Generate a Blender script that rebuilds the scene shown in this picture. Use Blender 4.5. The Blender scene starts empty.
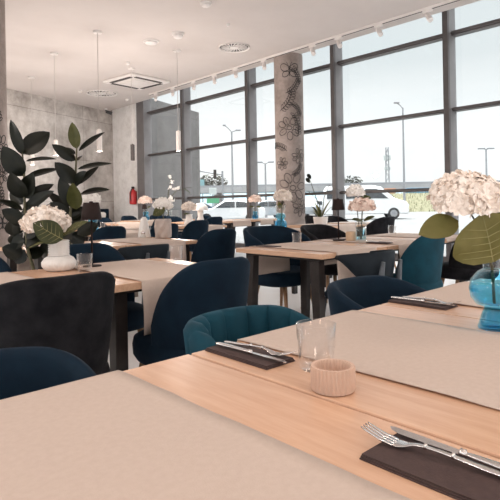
import bpy, math, random
from mathutils import Vector, Matrix, noise
PI = math.pi
S = bpy.context.scene
COL = S.collection
rnd = random.Random(11)
EYE = 1.09
YAW = math.atan2(482, 518)
FW = Vector((math.sin(YAW), math.cos(YAW), 0)); RT = Vector((math.cos(YAW), -math.sin(YAW), 0)); UP = Vector((0, 0, 1))

# ------------------------------------------------------------------ materials
def new_mat(name):
    m = bpy.data.materials.new(name); m.use_nodes = True
    nt = m.node_tree
    return m, nt, nt.nodes['Principled BSDF']

def link(nt, a, b): nt.links.new(a, b)

def noise_node(nt, scale, detail=4, rough=.6, stretch=None):
    tc = nt.nodes.new('ShaderNodeTexCoord'); n = nt.nodes.new('ShaderNodeTexNoise')
    n.inputs['Scale'].default_value = scale; n.inputs['Detail'].default_value = detail; n.inputs['Roughness'].default_value = rough
    if stretch:
        mp = nt.nodes.new('ShaderNodeMapping'); mp.inputs['Scale'].default_value = stretch
        link(nt, tc.outputs['Object'], mp.inputs['Vector']); link(nt, mp.outputs['Vector'], n.inputs['Vector'])
    else:
        link(nt, tc.outputs['Object'], n.inputs['Vector'])
    return n

def ramp(nt, src, stops):
    r = nt.nodes.new('ShaderNodeValToRGB')
    e = r.color_ramp.elements
    while len(e) < len(stops): e.new(.5)
    for i, (p, c) in enumerate(stops):
        e[i].position = p; e[i].color = (*c, 1)
    link(nt, src, r.inputs['Fac'])
    return r

def mat(name, c1, c2=None, scale=8, rough=.5, metal=0, stretch=None, bump=0, sheen=0, spec=.5, lo=.35, hi=.65, detail=4, bump_scale=None, coat=0, sss=0):
    m, nt, p = new_mat(name)
    p.inputs['Roughness'].default_value = rough; p.inputs['Metallic'].default_value = metal
    p.inputs['Specular IOR Level'].default_value = spec
    p.inputs['Base Color'].default_value = (*c1, 1)
    if coat: p.inputs['Coat Weight'].default_value = coat; p.inputs['Coat Roughness'].default_value = .15
    if sheen:
        p.inputs['Sheen Weight'].default_value = sheen; p.inputs['Sheen Roughness'].default_value = .35
        p.inputs['Sheen Tint'].default_value = (*[min(1, v * 5 + .08) for v in c1], 1)
    n = None
    if c2 is not None:
        n = noise_node(nt, scale, detail, .6, stretch)
        r = ramp(nt, n.outputs['Fac'], [(lo, c1), (hi, c2)])
        link(nt, r.outputs['Color'], p.inputs['Base Color'])
    if bump:
        nb = noise_node(nt, bump_scale or scale, 5, .6, stretch)
        b = nt.nodes.new('ShaderNodeBump'); b.inputs['Strength'].default_value = bump; b.inputs['Distance'].default_value = .01
        link(nt, nb.outputs['Fac'], b.inputs['Height']); link(nt, b.outputs['Normal'], p.inputs['Normal'])
    return m

def glass_mat(name, tint=(1, 1, 1), gloss=.12, rough=.0, body=None, bodymix=0.0):
    """thin glass: clear transmission with a fresnel weighted reflection"""
    m = bpy.data.materials.new(name); m.use_nodes = True; nt = m.node_tree; nt.nodes.clear()
    out = nt.nodes.new('ShaderNodeOutputMaterial'); tr = nt.nodes.new('ShaderNodeBsdfTransparent'); tr.inputs['Color'].default_value = (*tint, 1)
    gl = nt.nodes.new('ShaderNodeBsdfGlossy'); gl.inputs['Roughness'].default_value = rough; gl.inputs['Color'].default_value = (1, 1, 1, 1)
    lw = nt.nodes.new('ShaderNodeLayerWeight'); lw.inputs['Blend'].default_value = .5
    pw = nt.nodes.new('ShaderNodeMath'); pw.operation = 'POWER'; pw.inputs[1].default_value = 2.4; link(nt, lw.outputs['Facing'], pw.inputs[0])
    ml = nt.nodes.new('ShaderNodeMath'); ml.operation = 'MULTIPLY_ADD'; ml.inputs[1].default_value = gloss*2.2; ml.inputs[2].default_value = .03; link(nt, pw.outputs[0], ml.inputs[0])
    mx = nt.nodes.new('ShaderNodeMixShader')
    link(nt, ml.outputs[0], mx.inputs['Fac'])
    base = tr
    if body:
        df = nt.nodes.new('ShaderNodeBsdfRefraction'); df.inputs['Color'].default_value = (*body, 1); df.inputs['IOR'].default_value = 1.2
        m2 = nt.nodes.new('ShaderNodeMixShader'); m2.inputs['Fac'].default_value = bodymix
        link(nt, tr.outputs[0], m2.inputs[1]); link(nt, df.outputs[0], m2.inputs[2]); base = m2
    link(nt, base.outputs[0], mx.inputs[1]); link(nt, gl.outputs[0], mx.inputs[2]); link(nt, mx.outputs[0], out.inputs['Surface'])
    return m

def concrete(name, a, b, c, scale, panel=None, holes=False):
    m, nt, p = new_mat(name)
    p.inputs['Roughness'].default_value = .75; p.inputs['Specular IOR Level'].default_value = .3
    n = noise_node(nt, scale, 8, .65)
    r = ramp(nt, n.outputs['Fac'], [(.33, a), (.48, b), (.66, c)])
    n2 = noise_node(nt, scale * 5, 8, .75)
    r2 = ramp(nt, n2.outputs['Fac'], [(.36, (.80, .79, .78)), (.56, (1, 1, 1))])
    mx = nt.nodes.new('ShaderNodeMix'); mx.data_type = 'RGBA'; mx.blend_type = 'MULTIPLY'; mx.inputs[0].default_value = .8
    link(nt, r.outputs['Color'], mx.inputs[6]); link(nt, r2.outputs['Color'], mx.inputs[7])
    last = mx.outputs[2]
    if panel:
        tc = nt.nodes.new('ShaderNodeTexCoord'); mp = nt.nodes.new('ShaderNodeMapping')
        mp.inputs['Rotation'].default_value = panel[2]
        br = nt.nodes.new('ShaderNodeTexBrick'); br.offset = 0; br.inputs['Scale'].default_value = 1
        br.inputs['Brick Width'].default_value = panel[0]; br.inputs['Row Height'].default_value = panel[1]
        br.inputs['Mortar Size'].default_value = .008; br.inputs['Color1'].default_value = (1, 1, 1, 1); br.inputs['Color2'].default_value = (.88, .88, .88, 1); br.inputs['Mortar'].default_value = (.55, .53, .52, 1)
        link(nt, tc.outputs['Object'], mp.inputs['Vector']); link(nt, mp.outputs['Vector'], br.inputs['Vector'])
        m2 = nt.nodes.new('ShaderNodeMix'); m2.data_type = 'RGBA'; m2.blend_type = 'MULTIPLY'; m2.inputs[0].default_value = 1
        link(nt, last, m2.inputs[6]); link(nt, br.outputs['Color'], m2.inputs[7]); last = m2.outputs[2]
    link(nt, last, p.inputs['Base Color'])
    b = nt.nodes.new('ShaderNodeBump'); b.inputs['Strength'].default_value = .25; b.inputs['Distance'].default_value = .01
    link(nt, n2.outputs['Fac'], b.inputs['Height']); link(nt, b.outputs['Normal'], p.inputs['Normal'])
    return m

def leaf_mat(name, c1, c2, rough=.35, trans=.25):
    m, nt, p = new_mat(name)
    n = noise_node(nt, 14, 3, .5, (1, .15, 1))
    r = ramp(nt, n.outputs['Fac'], [(.3, c1), (.7, c2)])
    link(nt, r.outputs['Color'], p.inputs['Base Color']); p.inputs['Roughness'].default_value = rough; p.inputs['Specular IOR Level'].default_value = .22
    out = nt.nodes['Material Output']
    tl = nt.nodes.new('ShaderNodeBsdfTranslucent'); link(nt, r.outputs['Color'], tl.inputs['Color'])
    mx = nt.nodes.new('ShaderNodeMixShader'); mx.inputs['Fac'].default_value = trans
    link(nt, p.outputs[0], mx.inputs[1]); link(nt, tl.outputs[0], mx.inputs[2]); link(nt, mx.outputs[0], out.inputs['Surface'])
    return m

def wood_mat(name, a, b, stretch, rough=.4):
    m, nt, p = new_mat(name)
    n = noise_node(nt, 5, 6, .6, stretch); n2 = noise_node(nt, 1.6, 2, .5)
    r = ramp(nt, n.outputs['Fac'], [(.3, a), (.7, b)])
    r2 = ramp(nt, n2.outputs['Fac'], [(.3, (.93, .92, .9)), (.7, (1, 1, 1))])
    mx = nt.nodes.new('ShaderNodeMix'); mx.data_type = 'RGBA'; mx.blend_type = 'MULTIPLY'; mx.inputs[0].default_value = 1
    link(nt, r.outputs['Color'], mx.inputs[6]); link(nt, r2.outputs['Color'], mx.inputs[7]); link(nt, mx.outputs[2], p.inputs['Base Color'])
    p.inputs['Roughness'].default_value = rough
    return m

M = {}
M['table'] = wood_mat('oak_tabletop', (.60, .36, .235), (.70, .45, .31), (14, 1.2, 14), .27)
M['leg_wood'] = wood_mat('oak_leg', (.30, .16, .085), (.42, .24, .13), (20, 20, 2), .45)
M['runner'] = mat('linen_runner', (.53, .43, .37), (.56, .46, .40), 90, .85, bump=.12, bump_scale=420, spec=.2)
M['steel'] = mat('dark_steel', (.018, .013, .012), (.03, .022, .02), 12, .45, .3)
M['navy'] = mat('navy_velvet', (.0025, .010, .0215), (.004, .0155, .030), 9, .8, sheen=.24, spec=.15, bump=.15, bump_scale=30)
M['teal'] = mat('teal_velvet', (.004, .032, .050), (.006, .048, .074), 9, .75, sheen=.22, spec=.15, bump=.15, bump_scale=30)
M['black'] = mat('charcoal_velvet', (.005, .005, .007), (.015, .0145, .017), 14, .8, sheen=.14, spec=.15, bump=.2, bump_scale=30)
M['slate'] = mat('slate_plywood', (.008, .013, .019), (.011, .017, .024), 14, .65, spec=.2)
M['slate_post'] = mat('slate_post', (.05, .06, .072), (.065, .075, .09), 14, .4)
M['ceiling'] = mat('painted_ceiling', (.57, .52, .50), (.60, .55, .53), 1.2, .9, spec=.1)
M['white_plaster'] = mat('white_paint', (.74, .72, .71), (.78, .76, .75), 3, .8, spec=.2)
M['floor'] = mat('pale_floor', (.80, .78, .77), (.86, .84, .83), 1.1, .30, spec=.5)
M['conc_back'] = concrete('rough_concrete', (.30, .27, .25), (.54, .50, .47), (.80, .765, .735), 1.05, (2.9, 1.25, (PI/2, 0, 0)))
M['conc_side'] = concrete('pale_concrete', (.78, .755, .74), (.90, .885, .875), (.95, .94, .93), .8)
M['conc_out'] = concrete('facade_concrete', (.105, .097, .094), (.135, .127, .124), (.15, .143, .14), .5, (3.2, 1.4, (PI/2, 0, 0)))
M['conc_col'] = concrete('column_concrete', (.24, .195, .175), (.32, .265, .24), (.40, .335, .31), 2.6)
M['ink'] = mat('black_ink', (.012, .010, .010), rough=.7)
M['frame'] = mat('anthracite_aluminium', (.085, .075, .074), (.105, .093, .092), 3, .5, .2)
M['frame_side'] = mat('grey_aluminium', (.17, .16, .163), (.20, .19, .193), 3, .5, .1)
M['pane'] = glass_mat('window_glass', (.97, .985, .985), .08)
M['tumbler'] = glass_mat('tumbler_glass', (.97, .97, .97), .38)
M['aqua'] = glass_mat('aqua_glass', (.64, .90, .98), .25)
M['blue_glass'] = glass_mat('blue_glass', (.42, .78, .92), .25)
M['clear'] = glass_mat('clear_glass', (.95, .965, .965), .25)
M['water'] = glass_mat('water', (.70, .93, 1.0), .2)
M['ceramic'] = mat('white_ceramic', (.78, .75, .72), (.82, .79, .76), 5, .4)
M['terracotta'] = mat('pink_clay', (.58, .40, .31), (.60, .415, .32), 30, .75)
M['beigebox'] = mat('tan_clay', (.50, .34, .22), (.56, .40, .27), 30, .7)
M['napkin'] = mat('brown_napkin', (.050, .028, .026), (.066, .038, .034), 80, .85, bump=.1, bump_scale=300)
M['cutlery'] = mat('polished_steel', (.72, .68, .66), rough=.16, metal=1)
M['petal'] = mat('cream_petals', (.84, .74, .66), (.92, .85, .79), 22, .7, spec=.2)
M['petal_white'] = mat('white_petals', (.86, .82, .78), (.93, .90, .87), 22, .7, spec=.2)
M['petal_pink'] = mat('blush_petals', (.78, .60, .52), (.88, .76, .69), 22, .7, spec=.2)
M['bud'] = mat('green_buds', (.55, .52, .30), (.72, .64, .46), 40, .6)
M['leaf_lit'] = leaf_mat('lit_hydrangea_leaf', (.16, .15, .045), (.27, .235, .085), .45, .4)  # olive lightened as if lit from behind
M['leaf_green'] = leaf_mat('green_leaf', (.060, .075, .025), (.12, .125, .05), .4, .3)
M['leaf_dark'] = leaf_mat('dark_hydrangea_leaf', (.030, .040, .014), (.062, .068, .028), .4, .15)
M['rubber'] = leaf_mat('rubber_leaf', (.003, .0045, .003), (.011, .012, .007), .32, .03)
M['rubber_lit'] = leaf_mat('lit_rubber_leaf', (.06, .065, .02), (.11, .11, .04), .3, .35)  # brighter copy of the rubber leaf, light painted into its colour
M['stem'] = mat('plant_stem', (.055, .05, .022), (.10, .085, .04), 20, .6)
M['vein'] = mat('leaf_vein', (.30, .27, .11), rough=.6)
M['shade'] = mat('brown_lampshade', (.016, .009, .008), (.022, .012, .011), 10, .6, .0, spec=.15)
M['soil'] = mat('soil', (.03, .02, .015), (.06, .045, .03), 30, .95)
M['fixture'] = mat('white_fixture', (.72, .68, .66), (.76, .72, .70), 5, .5)
M['fixture_dark'] = mat('dark_slot', (.06, .05, .048), rough=.7)
M['cable'] = mat('grey_cable', (.50, .46, .44), rough=.5)
M['tube'] = mat('opal_tube', (.80, .74, .70), (.84, .78, .74), 5, .35)
M['red'] = mat('red_enamel', (.45, .02, .025), (.52, .03, .03), 6, .35)
M['rubberblk'] = mat('black_rubber', (.012, .012, .013), rough=.6)
M['carwhite'] = mat('white_car_paint', (.44, .445, .45), (.47, .475, .48), 2, .3, coat=.5)
M['cargrey'] = mat('grey_car_paint', (.22, .235, .25), (.25, .265, .28), 2, .3, coat=.5)
M['carblue'] = mat('dark_car_paint', (.04, .06, .09), (.05, .075, .11), 2, .3, coat=.5)
M['carglass'] = mat('dark_car_glass', (.035, .04, .045), rough=.1, spec=.6)
M['asphalt'] = mat('pale_asphalt', (.135, .134, .13), (.165, .163, .16), .6, .9)
M['grass'] = mat('dry_grass', (.08, .08, .035), (.16, .145, .085), 3, .95, bump=.5)
M['bridge'] = mat('bridge_concrete', (.20, .202, .205), (.24, .242, .245), .4, .85)
M['barrier'] = mat('turquoise_barrier', (.11, .22, .24), (.14, .26, .28), .6, .6)
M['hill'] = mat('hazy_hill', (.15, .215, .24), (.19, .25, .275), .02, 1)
M['treeleaf'] = mat('tree_foliage', (.04, .042, .036), (.08, .08, .065), 2, .9)
M['pole'] = mat('galvanised_pole', (.17, .175, .185), (.2, .205, .215), 4, .6, .1)
M['blackplastic'] = mat('black_plastic', (.02, .02, .022), rough=.4)
M['signgreen'] = mat('green_sign', (.05, .24, .12), rough=.5)
M['signwhite'] = mat('white_sign', (.35, .38, .37), rough=.5)
M['orange'] = mat('orange_tarp', (.32, .13, .06), (.36, .16, .08), 2, .6)
M['truckblue'] = mat('blue_tarp', (.05, .17, .26), (.07, .20, .29), 2, .6)
def patt():
    m, nt, p = new_mat('floral_pillow')
    tc = nt.nodes.new('ShaderNodeTexCoord'); v = nt.nodes.new('ShaderNodeTexVoronoi'); v.inputs['Scale'].default_value = 14
    link(nt, tc.outputs['Object'], v.inputs['Vector'])
    r = ramp(nt, v.outputs['Distance'], [(.25, (.55, .16, .12)), (.4, (.75, .62, .55)), (.6, (.10, .10, .16))])
    link(nt, r.outputs['Color'], p.inputs['Base Color']); p.inputs['Roughness'].default_value = .9
    return m
M['floral'] = patt()
M['pillow'] = mat('ivory_cushion', (.70, .64, .58), (.76, .70, .64), 9, .9)

# ------------------------------------------------------------------ mesh builder
class MB:
    def __init__(s): s.v = []; s.f = []
    def add(s, vs, fs, mx=None):
        o = len(s.v)
        s.v += [tuple(mx @ Vector(p)) if mx else tuple(p) for p in vs]
        s.f += [tuple(i + o for i in f) for f in fs]
        return s
    def box(s, c, d, mx=None, rz=0):
        hx, hy, hz = d[0]/2, d[1]/2, d[2]/2
        vs = [(x, y, z) for z in (-hz, hz) for y in (-hy, hy) for x in (-hx, hx)]
        R = Matrix.Translation(Vector(c)) @ Matrix.Rotation(rz, 4, 'Z')
        if mx: R = mx @ R
        return s.add(vs, [(0, 2, 3, 1), (4, 5, 7, 6), (0, 1, 5, 4), (2, 6, 7, 3), (0, 4, 6, 2), (1, 3, 7, 5)], R)
    def rings(s, rings, closed=True, caps=(True, True), mx=None):
        n = len(rings[0]); vs = [p for r in rings for p in r]; fs = []
        for i in range(len(rings) - 1):
            for j in range(n if closed else n - 1):
                k = (j + 1) % n
                fs.append((i*n + j, i*n + k, (i+1)*n + k, (i+1)*n + j))
        if caps[0]: fs.append(tuple(range(n))[::-1])
        if caps[1]: fs.append(tuple((len(rings)-1)*n + j for j in range(n)))
        return s.add(vs, fs, mx)
    def lathe(s, prof, seg=24, c=(0, 0, 0), caps=(True, True), mod=None, mx=None):
        R = []
        for r, z in prof:
            R.append([(c[0] + r*(mod(a, z) if mod else 1)*math.cos(a), c[1] + r*(mod(a, z) if mod else 1)*math.sin(a), c[2] + z) for a in [2*PI*j/seg for j in range(seg)]])
        return s.rings(R, True, caps, mx)
    def tube(s, pts, rad, seg=8, mx=None):
        pts = [Vector(p) for p in pts]; R = []
        for i, p in enumerate(pts):
            t = (pts[min(i+1, len(pts)-1)] - pts[max(i-1, 0)]).normalized()
            a = t.cross(Vector((0, 0, 1)) if abs(t.z) < .9 else Vector((0, 1, 0))).normalized(); b = t.cross(a)
            r = rad[i] if isinstance(rad, (list, tuple)) else rad
            R.append([tuple(p + a*r*math.cos(2*PI*j/seg) + b*r*math.sin(2*PI*j/seg)) for j in range(seg)])
        return s.rings(R, True, (True, True), mx)
    def build(s, name, m, parent=None, smooth=False, bevel=0, sub=0, loc=None, rz=0, bseg=2, auto=False):
        me = bpy.data.meshes.new(name); me.from_pydata(s.v, [], s.f); me.validate(); me.update()
        import bmesh
        bm = bmesh.new(); bm.from_mesh(me); bmesh.ops.recalc_face_normals(bm, faces=bm.faces); bm.to_mesh(me); bm.free()
        if isinstance(m, str): m = M[m]
        me.materials.append(m)
        o = bpy.data.objects.new(name, me); COL.objects.link(o)
        if parent: o.parent = parent
        if loc: o.location = loc
        if rz: o.rotation_euler.z = rz
        if bevel:
            b = o.modifiers.new('bevel', 'BEVEL'); b.width = bevel; b.segments = bseg; b.limit_method = 'ANGLE'
        if sub:
            b = o.modifiers.new('subdivision', 'SUBSURF'); b.levels = sub; b.render_levels = sub
        if smooth:
            for p in me.polygons: p.use_smooth = True
            if auto: me.set_sharp_from_angle(angle=math.radians(40))
        return o

def tag(o, label, cat, group=None, kind=None):
    if label: o['label'] = label
    if cat: o['category'] = cat
    if group: o['group'] = group
    if kind: o['kind'] = kind
    return o
def thing(name, label, cat, loc=(0, 0, 0), rz=0, group=None):
    o = bpy.data.objects.new(name, None); COL.objects.link(o); o.empty_display_size = .1
    o.location = loc; o.rotation_euler = (0, 0, rz)
    return tag(o, label, cat, group)
KIDS = {}
def kids(o):
    return [c for c in bpy.data.objects if c.parent == o]
def copy_tree(o, par=None):
    c = o.copy(); COL.objects.link(c)
    if par: c.parent = par
    for ch in kids(o): copy_tree(ch, c)
    return c
class Proto:
    """first use places the source itself, later uses copy it"""
    def __init__(s, maker): s.maker = maker; s.src = None
    def place(s, loc, rz, label, group=None):
        if s.src is None: s.src = o = s.maker()
        else: o = copy_tree(s.src)
        o.location = loc; o.rotation_euler = (0, 0, rz); o['label'] = label
        if group: o['group'] = group
        return o
def struct(o):
    o['kind'] = 'structure'; return o

# ------------------------------------------------------------------ the room
H = 4.15
struct(MB().box((1.75, 5.5, -.05), (13.5, 23, .1)).build('floor', 'floor'))
struct(MB().box((1.525, 6.25, H + .275), (13.05, 24.5, .55)).build('ceiling', 'ceiling'))
struct(MB().box((8.33, 6.0, H + .66), (.66, 21, .12)).build('ceiling_recess', 'white_plaster'))
ang = math.atan(.4017)
wb = MB().box((0, .12, 2.35), (14.4, .24, 4.7)).build('wall_back', 'conc_back')
wb.location = (8.3 - 7.2*math.cos(ang), 15.39 - 7.2*math.sin(ang), 0); wb.rotation_euler.z = ang; struct(wb)
struct(MB().box((8.4, 14.71, 2.35), (.3, 1.62, 4.7)).build('wall_right', 'conc_side'))

MY = [13.5, 11.54, 8.93, 6.40, 4.05, 1.55, -.95, -3.45, -5.0]
for i in range(len(MY) - 1):
    a, b = MY[i], MY[i+1]          # far mullion, near mullion
    w = bpy.data.objects.new('window_%d' % (i + 1), None); COL.objects.link(w); w.location = (8.5, (a+b)/2, 0); struct(w)
    L = a - b
    mb = MB()
    if i == 0: mb.box((-.1, L/2 + .2, 2.35), (.28, .42, 4.7)); mb.build('jamb', 'frame_side', w)
    MB().box((-.225, -L/2, 2.35), (.06, .09, 4.7)).build('mullion_cap', 'frame', w)
    MB().box((-.075, -L/2, 2.35), (.24, .075, 4.7)).build('mullion', 'frame_side', w)
    for z, h in ((3.88, .075), (2.61, .06), (1.285, .06)):
        t = MB().box((-.03, .0, z), (.15, L - .08, h)).build('transom', 'frame', w)
        MB().box((-.125, .0, z - .004), (.05, L - .10, h*.45)).build('transom_cover', 'frame', t)
    MB().box((-.03, 0, .07), (.16, L - .08, .14)).build('bottom_rail', 'frame', w)
    MB().box((-.03, 0, 4.62), (.16, L - .08, .08)).build('top_rail', 'frame', w)
    MB().box((0, 0, 2.36), (.02, L - .08, 4.48)).build('pane', 'pane', w)

# columns with ink drawings
def ribbon_on_cyl(mb, pts, r, w=.006):
    w *= 1.1
    """an ink line: pts = (arc length, height) on a cylinder of radius r"""
    P = [Vector((r*math.cos(a/r), r*math.sin(a/r), z)) for a, z in pts]
    mb.tube(P, w, 4)
def circ(cx, cz, rx, rz, a0=0, a1=2*PI, n=14, rot=0):
    o = []
    for i in range(n + 1):
        a = a0 + (a1 - a0)*i/n; x, z = rx*math.cos(a), rz*math.sin(a)
        o.append((cx + x*math.cos(rot) - z*math.sin(rot), cz + x*math.sin(rot) + z*math.cos(rot)))
    return o
def draw_flower(mb, R, x, z, s, n=7, seed=0):
    q = random.Random(seed)
    ribbon_on_cyl(mb, circ(x, z, s*.2, s*.17), R, .006)
    for k in range(n):
        a = 2*PI*k/n + q.random()*.3; rr = s*(.62 + .12*q.random())
        ribbon_on_cyl(mb, circ(x + rr*math.cos(a), z + rr*math.sin(a), s*.36, s*.24, rot=a), R, .0055)
        if k % 2 == 0:
            ribbon_on_cyl(mb, [(x + s*.25*math.cos(a), z + s*.25*math.sin(a)), (x + s*.8*math.cos(a), z + s*.8*math.sin(a))], R, .0045)
def draw_sprig(mb, R, x, z, s, d, seed=0):
    q = random.Random(seed)
    pts = [(x + s*t*math.cos(d + .5*t), z + s*t*math.sin(d + .5*t)) for t in [i/8 for i in range(9)]]
    ribbon_on_cyl(mb, pts, R, .0055)
    for i in range(1, 9):
        for sg in (-1, 1):
            a = d + .5*i/8 + sg*.9; l = s*.2
            cx, cz = pts[i][0] + l*.6*math.cos(a), pts[i][1] + l*.6*math.sin(a)
            ribbon_on_cyl(mb, circ(cx, cz, l*.55, l*.26, rot=a, n=9), R, .005)
def draw_butterfly(mb, R, x, z, s):
    for sg in (-1, 1):
        ribbon_on_cyl(mb, circ(x + sg*s*.45, z + s*.3, s*.45, s*.32, rot=sg*.7), R, .006)
        ribbon_on_cyl(mb, circ(x + sg*s*.35, z - s*.28, s*.34, s*.25, rot=-sg*.6), R, .006)
        ribbon_on_cyl(mb, [(x, z + s*.3), (x + sg*s*.25, z + s*.8)], R, .004)
    ribbon_on_cyl(mb, [(x, z - s*.5), (x, z + s*.4)], R, .008)

def column(loc, label, draw, vis):
    t = thing('column', label, 'column', loc)
    MB().lathe([(.30, 0), (.30, H)], 64).build('shaft', 'conc_col', t, smooth=True, auto=True)
    for i, (kind, x, z, s, k) in enumerate(draw):
        mb = MB(); R = .301
        a0 = vis*R
        if kind == 'f': draw_flower(mb, R, a0 + x, z, s, 7, k)
        if kind == 's': draw_sprig(mb, R, a0 + x, z, s, k, i)
        if kind == 'b': draw_butterfly(mb, R, a0 + x, z, s)
        mb.build({'f': 'drawn_flower', 's': 'drawn_leaf_sprig', 'b': 'drawn_butterfly'}[kind], 'ink', t)
    return t
# angle on the column that faces the entrance side of the room
va = math.atan2(-7.33, -7.98)
column((7.98, 7.33, 0), 'round concrete column with black flower drawings in front of the windows', [
    ('b', .02, 3.78, .22, 0), ('s', -.06, 3.33, .36, .3), ('s', -.20, 2.98, .44, .45), ('s', .24, 3.5, .34, 1.5), ('f', .0, 2.62, .24, 3), ('s', .17, 2.45, .42, 1.2),
    ('s', -.06, 2.15, .36, 2.3), ('f', .19, 2.05, .15, 9), ('f', -.17, 1.90, .13, 4), ('s', .02, 1.66, .3, .3), ('f', .05, 1.40, .30, 5), ('f', .22, 1.0, .17, 6),
    ('s', -.14, .95, .36, 1.8), ('s', .26, 2.85, .3, 1.7)], va)
vb = math.atan2(-7.45, -2.1)
column((2.10, 7.45, 0), 'round concrete column with ink scrolls at the left edge, behind the rubber plant', [
    ('f', .24, 1.9, .17, 1), ('f', .24, 1.55, .13, 2), ('s', .22, 2.2, .3, 1.6), ('b', .24, .9, .15, 0), ('s', .2, 1.1, .3, 1.2)], vb)

# ceiling fittings
PEND = 16
def pendant(x, y, top, bot, dark=False, label=''):
    t = thing('pendant_tube_lamp', label, 'pendant lamp', (x, y, H), 0, None if 'viewer' not in label else 'added unseen pendant lamps behind the viewer')
    MB().lathe([(.075, -.03), (.075, 0)], 20).build('ceiling_rose', 'fixture', t, smooth=True, auto=True)
    MB().tube([(0, 0, -.03), (0, 0, top - H)], .006, 6).build('cable', 'cable', t)
    MB().lathe([(.005, bot - H), (.045, bot - H), (.045, top - H), (.01, top - H + .02)], 16).build('tube', 'fixture_dark' if dark else 'tube', t, smooth=True, auto=True)
    if not dark:
        l = bpy.data.lights.new('pendant_lamp', 'POINT'); l.energy = PEND*(2.1 if y > 8 and x > 4 else 1); l.color = (1, .90, .82); l.shadow_soft_size = .06
        o = bpy.data.objects.new('pendant_lamp', l); COL.objects.link(o); o.location = (x, y, bot - .22)
pendant(4.25, 8.40, 2.43, 2.06, label='slim white pendant tube lamp on the cable nearest the ceiling unit')
pendant(4.19, 10.12, 2.42, 2.12, label='slim white pendant tube lamp, middle of the three at the left, above the rubber plant')
pendant(4.54, 12.31, 2.40, 2.10, label='slim white pendant tube lamp, leftmost, in front of the rough concrete wall')
pendant(5.94, 8.42, 2.55, 2.16, label='slim white pendant tube lamp hanging in front of the first wide mullion')
pendant(5.93, 10.16, 2.45, 2.10, True, label='dark pendant tube lamp below the ceiling air unit, by the pale wall')

for x, y in ((-2, 6), (-3, 9), (-.5, 3.5), (-3, 1), (0, -2), (3, -2), (5.5, -1), (6, 2.4)):  # extra unseen pendants, added to light the ceiling
    if (x, y) != (6, 2.4): pendant(x, y, 2.45, 2.1, label='added unseen pendant tube lamp beside and behind the viewer')
t = thing('ceiling_air_unit', 'square white cassette air unit with dark slots in the ceiling', 'air conditioner', (6.62, 11.1, H), .12)
MB().box((0, 0, -.03), (1.15, 1.15, .06)).build('panel', 'fixture', t, bevel=.02)
MB().box((0, 0, -.075), (.60, .60, .03)).build('intake_grille', 'fixture', t, bevel=.01)
for k in range(4):
    a = k*PI/2
    MB().box((.46*math.cos(a), .46*math.sin(a), -.064), (.09, .78, .012), rz=a).build('air_slot', 'fixture_dark', t)
def diffuser(x, y, r, label):
    t = thing('ceiling_diffuser', label, 'air vent', (x, y, H))
    MB().lathe([(r*.92, -.012), (r, -.03), (r, 0)], 40, caps=(False, True)).build('rim', 'fixture', t, smooth=True, auto=True)
    MB().lathe([(r*.90, -.006), (r*.90, 0)], 40).build('backing', 'fixture_dark', t)
    mb = MB(); n = 22
    for k in range(n):
        a = 2*PI*k/n
        mb.box((r*.6*math.cos(a), r*.6*math.sin(a), -.014), (r*.52, r*.065, .012), rz=a + .25)
    mb.lathe([(r*.30, -.022), (r*.30, 0)], 24)
    mb.build('swirl_vanes', 'fixture', t)
diffuser(6.68, 7.55, .30, 'round swirl diffuser in the ceiling, left of the drawn column')
diffuser(6.62, 12.89, .40, 'round diffuser in the ceiling near the back wall, left of the air unit')
def detector(x, y, r, label, h=.06):
    t = thing('smoke_detector', label, 'smoke detector', (x, y, H))
    MB().lathe([(r*.95, -h*.4), (r, 0)], 24).build('base', 'fixture', t, smooth=True, auto=True)
    MB().lathe([(r*.35, -h), (r*.75, -h*.8), (r*.8, -h*.4)], 24).build('sensor_head', 'fixture', t, smooth=True)
detector(5.25, 8.26, .15, 'flat white ceiling disc left of the small ceiling speaker')
detector(5.37, 7.57, .11, 'white smoke detector in the ceiling above the swirl diffuser', .10)
detector(5.75, 6.65, .03, 'tiny ceiling sensor just right of the smoke detector', .04)
detector(4.90, 6.17, .09, 'small white ceiling fitting at the top edge of the view', .06)
detector(5.63, 9.78, .05, 'small round ceiling sensor above the air unit', .06)
detector(6.06, 13.0, .05, 'small ceiling sensor left of the far diffuser', .05)
detector(7.55, 13.2, .05, 'small ceiling sensor near the pale corner wall', .05)
t = thing('security_camera', 'small dark security camera at the ceiling corner of the rough concrete wall', 'camera', (7.75, 14.85, H), ang)
MB().lathe([(.05, -.05), (.05, 0)], 16).build('mount', 'fixture', t)
MB().tube([(0, 0, -.05), (0, -.02, -.10), (.1, -.16, -.16)], [.03, .05, .05], 12).build('housing', 'blackplastic', t)

t = thing('track_rail', 'long white ceiling track along the window side', 'light track', (7.68, 5.2, H))
MB().box((0, 0, -.02), (.06, 14, .04)).build('rail', 'fixture', t)
MB().box((0, 0, -.041), (.025, 14, .006)).build('slot', 'fixture_dark', t)
def spot():
    t = thing('track_spotlight', '', 'spotlight', (0, 0, 0), 0, 'spotlights on the ceiling track')
    MB().box((0, 0, -.02), (.035, .16, .04)).build('adapter', 'fixture', t)
    MB().tube([(0, 0, -.03), (0, 0, -.10)], .012, 8).build('stem', 'fixture', t)
    MB().tube([(.02, .02, -.07), (-.06, -.08, -.20)], .042, 14).build('head', 'fixture', t)
    return t
SP = Proto(spot)
for y, lab in ((4.05, 'white track spotlight nearest the camera, right of the column'), (4.95, 'second white track spotlight from the right end'), (5.8, 'white track spotlight above the wide mullion right of the column'),
               (6.42, 'white track spotlight just right of the drawn column top'), (7.75, 'white track spotlight just left of the drawn column top'), (8.65, 'second white track spotlight left of the drawn column'),
               (9.4, 'third white track spotlight left of the drawn column'), (10.2, 'fourth white track spotlight left of the drawn column'), (11.1, 'fifth white track spotlight left of the drawn column'), (11.9, 'white track spotlight at the far end of the track')):
    SP.place((7.68, y, H - .035), 0, lab)

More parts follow.
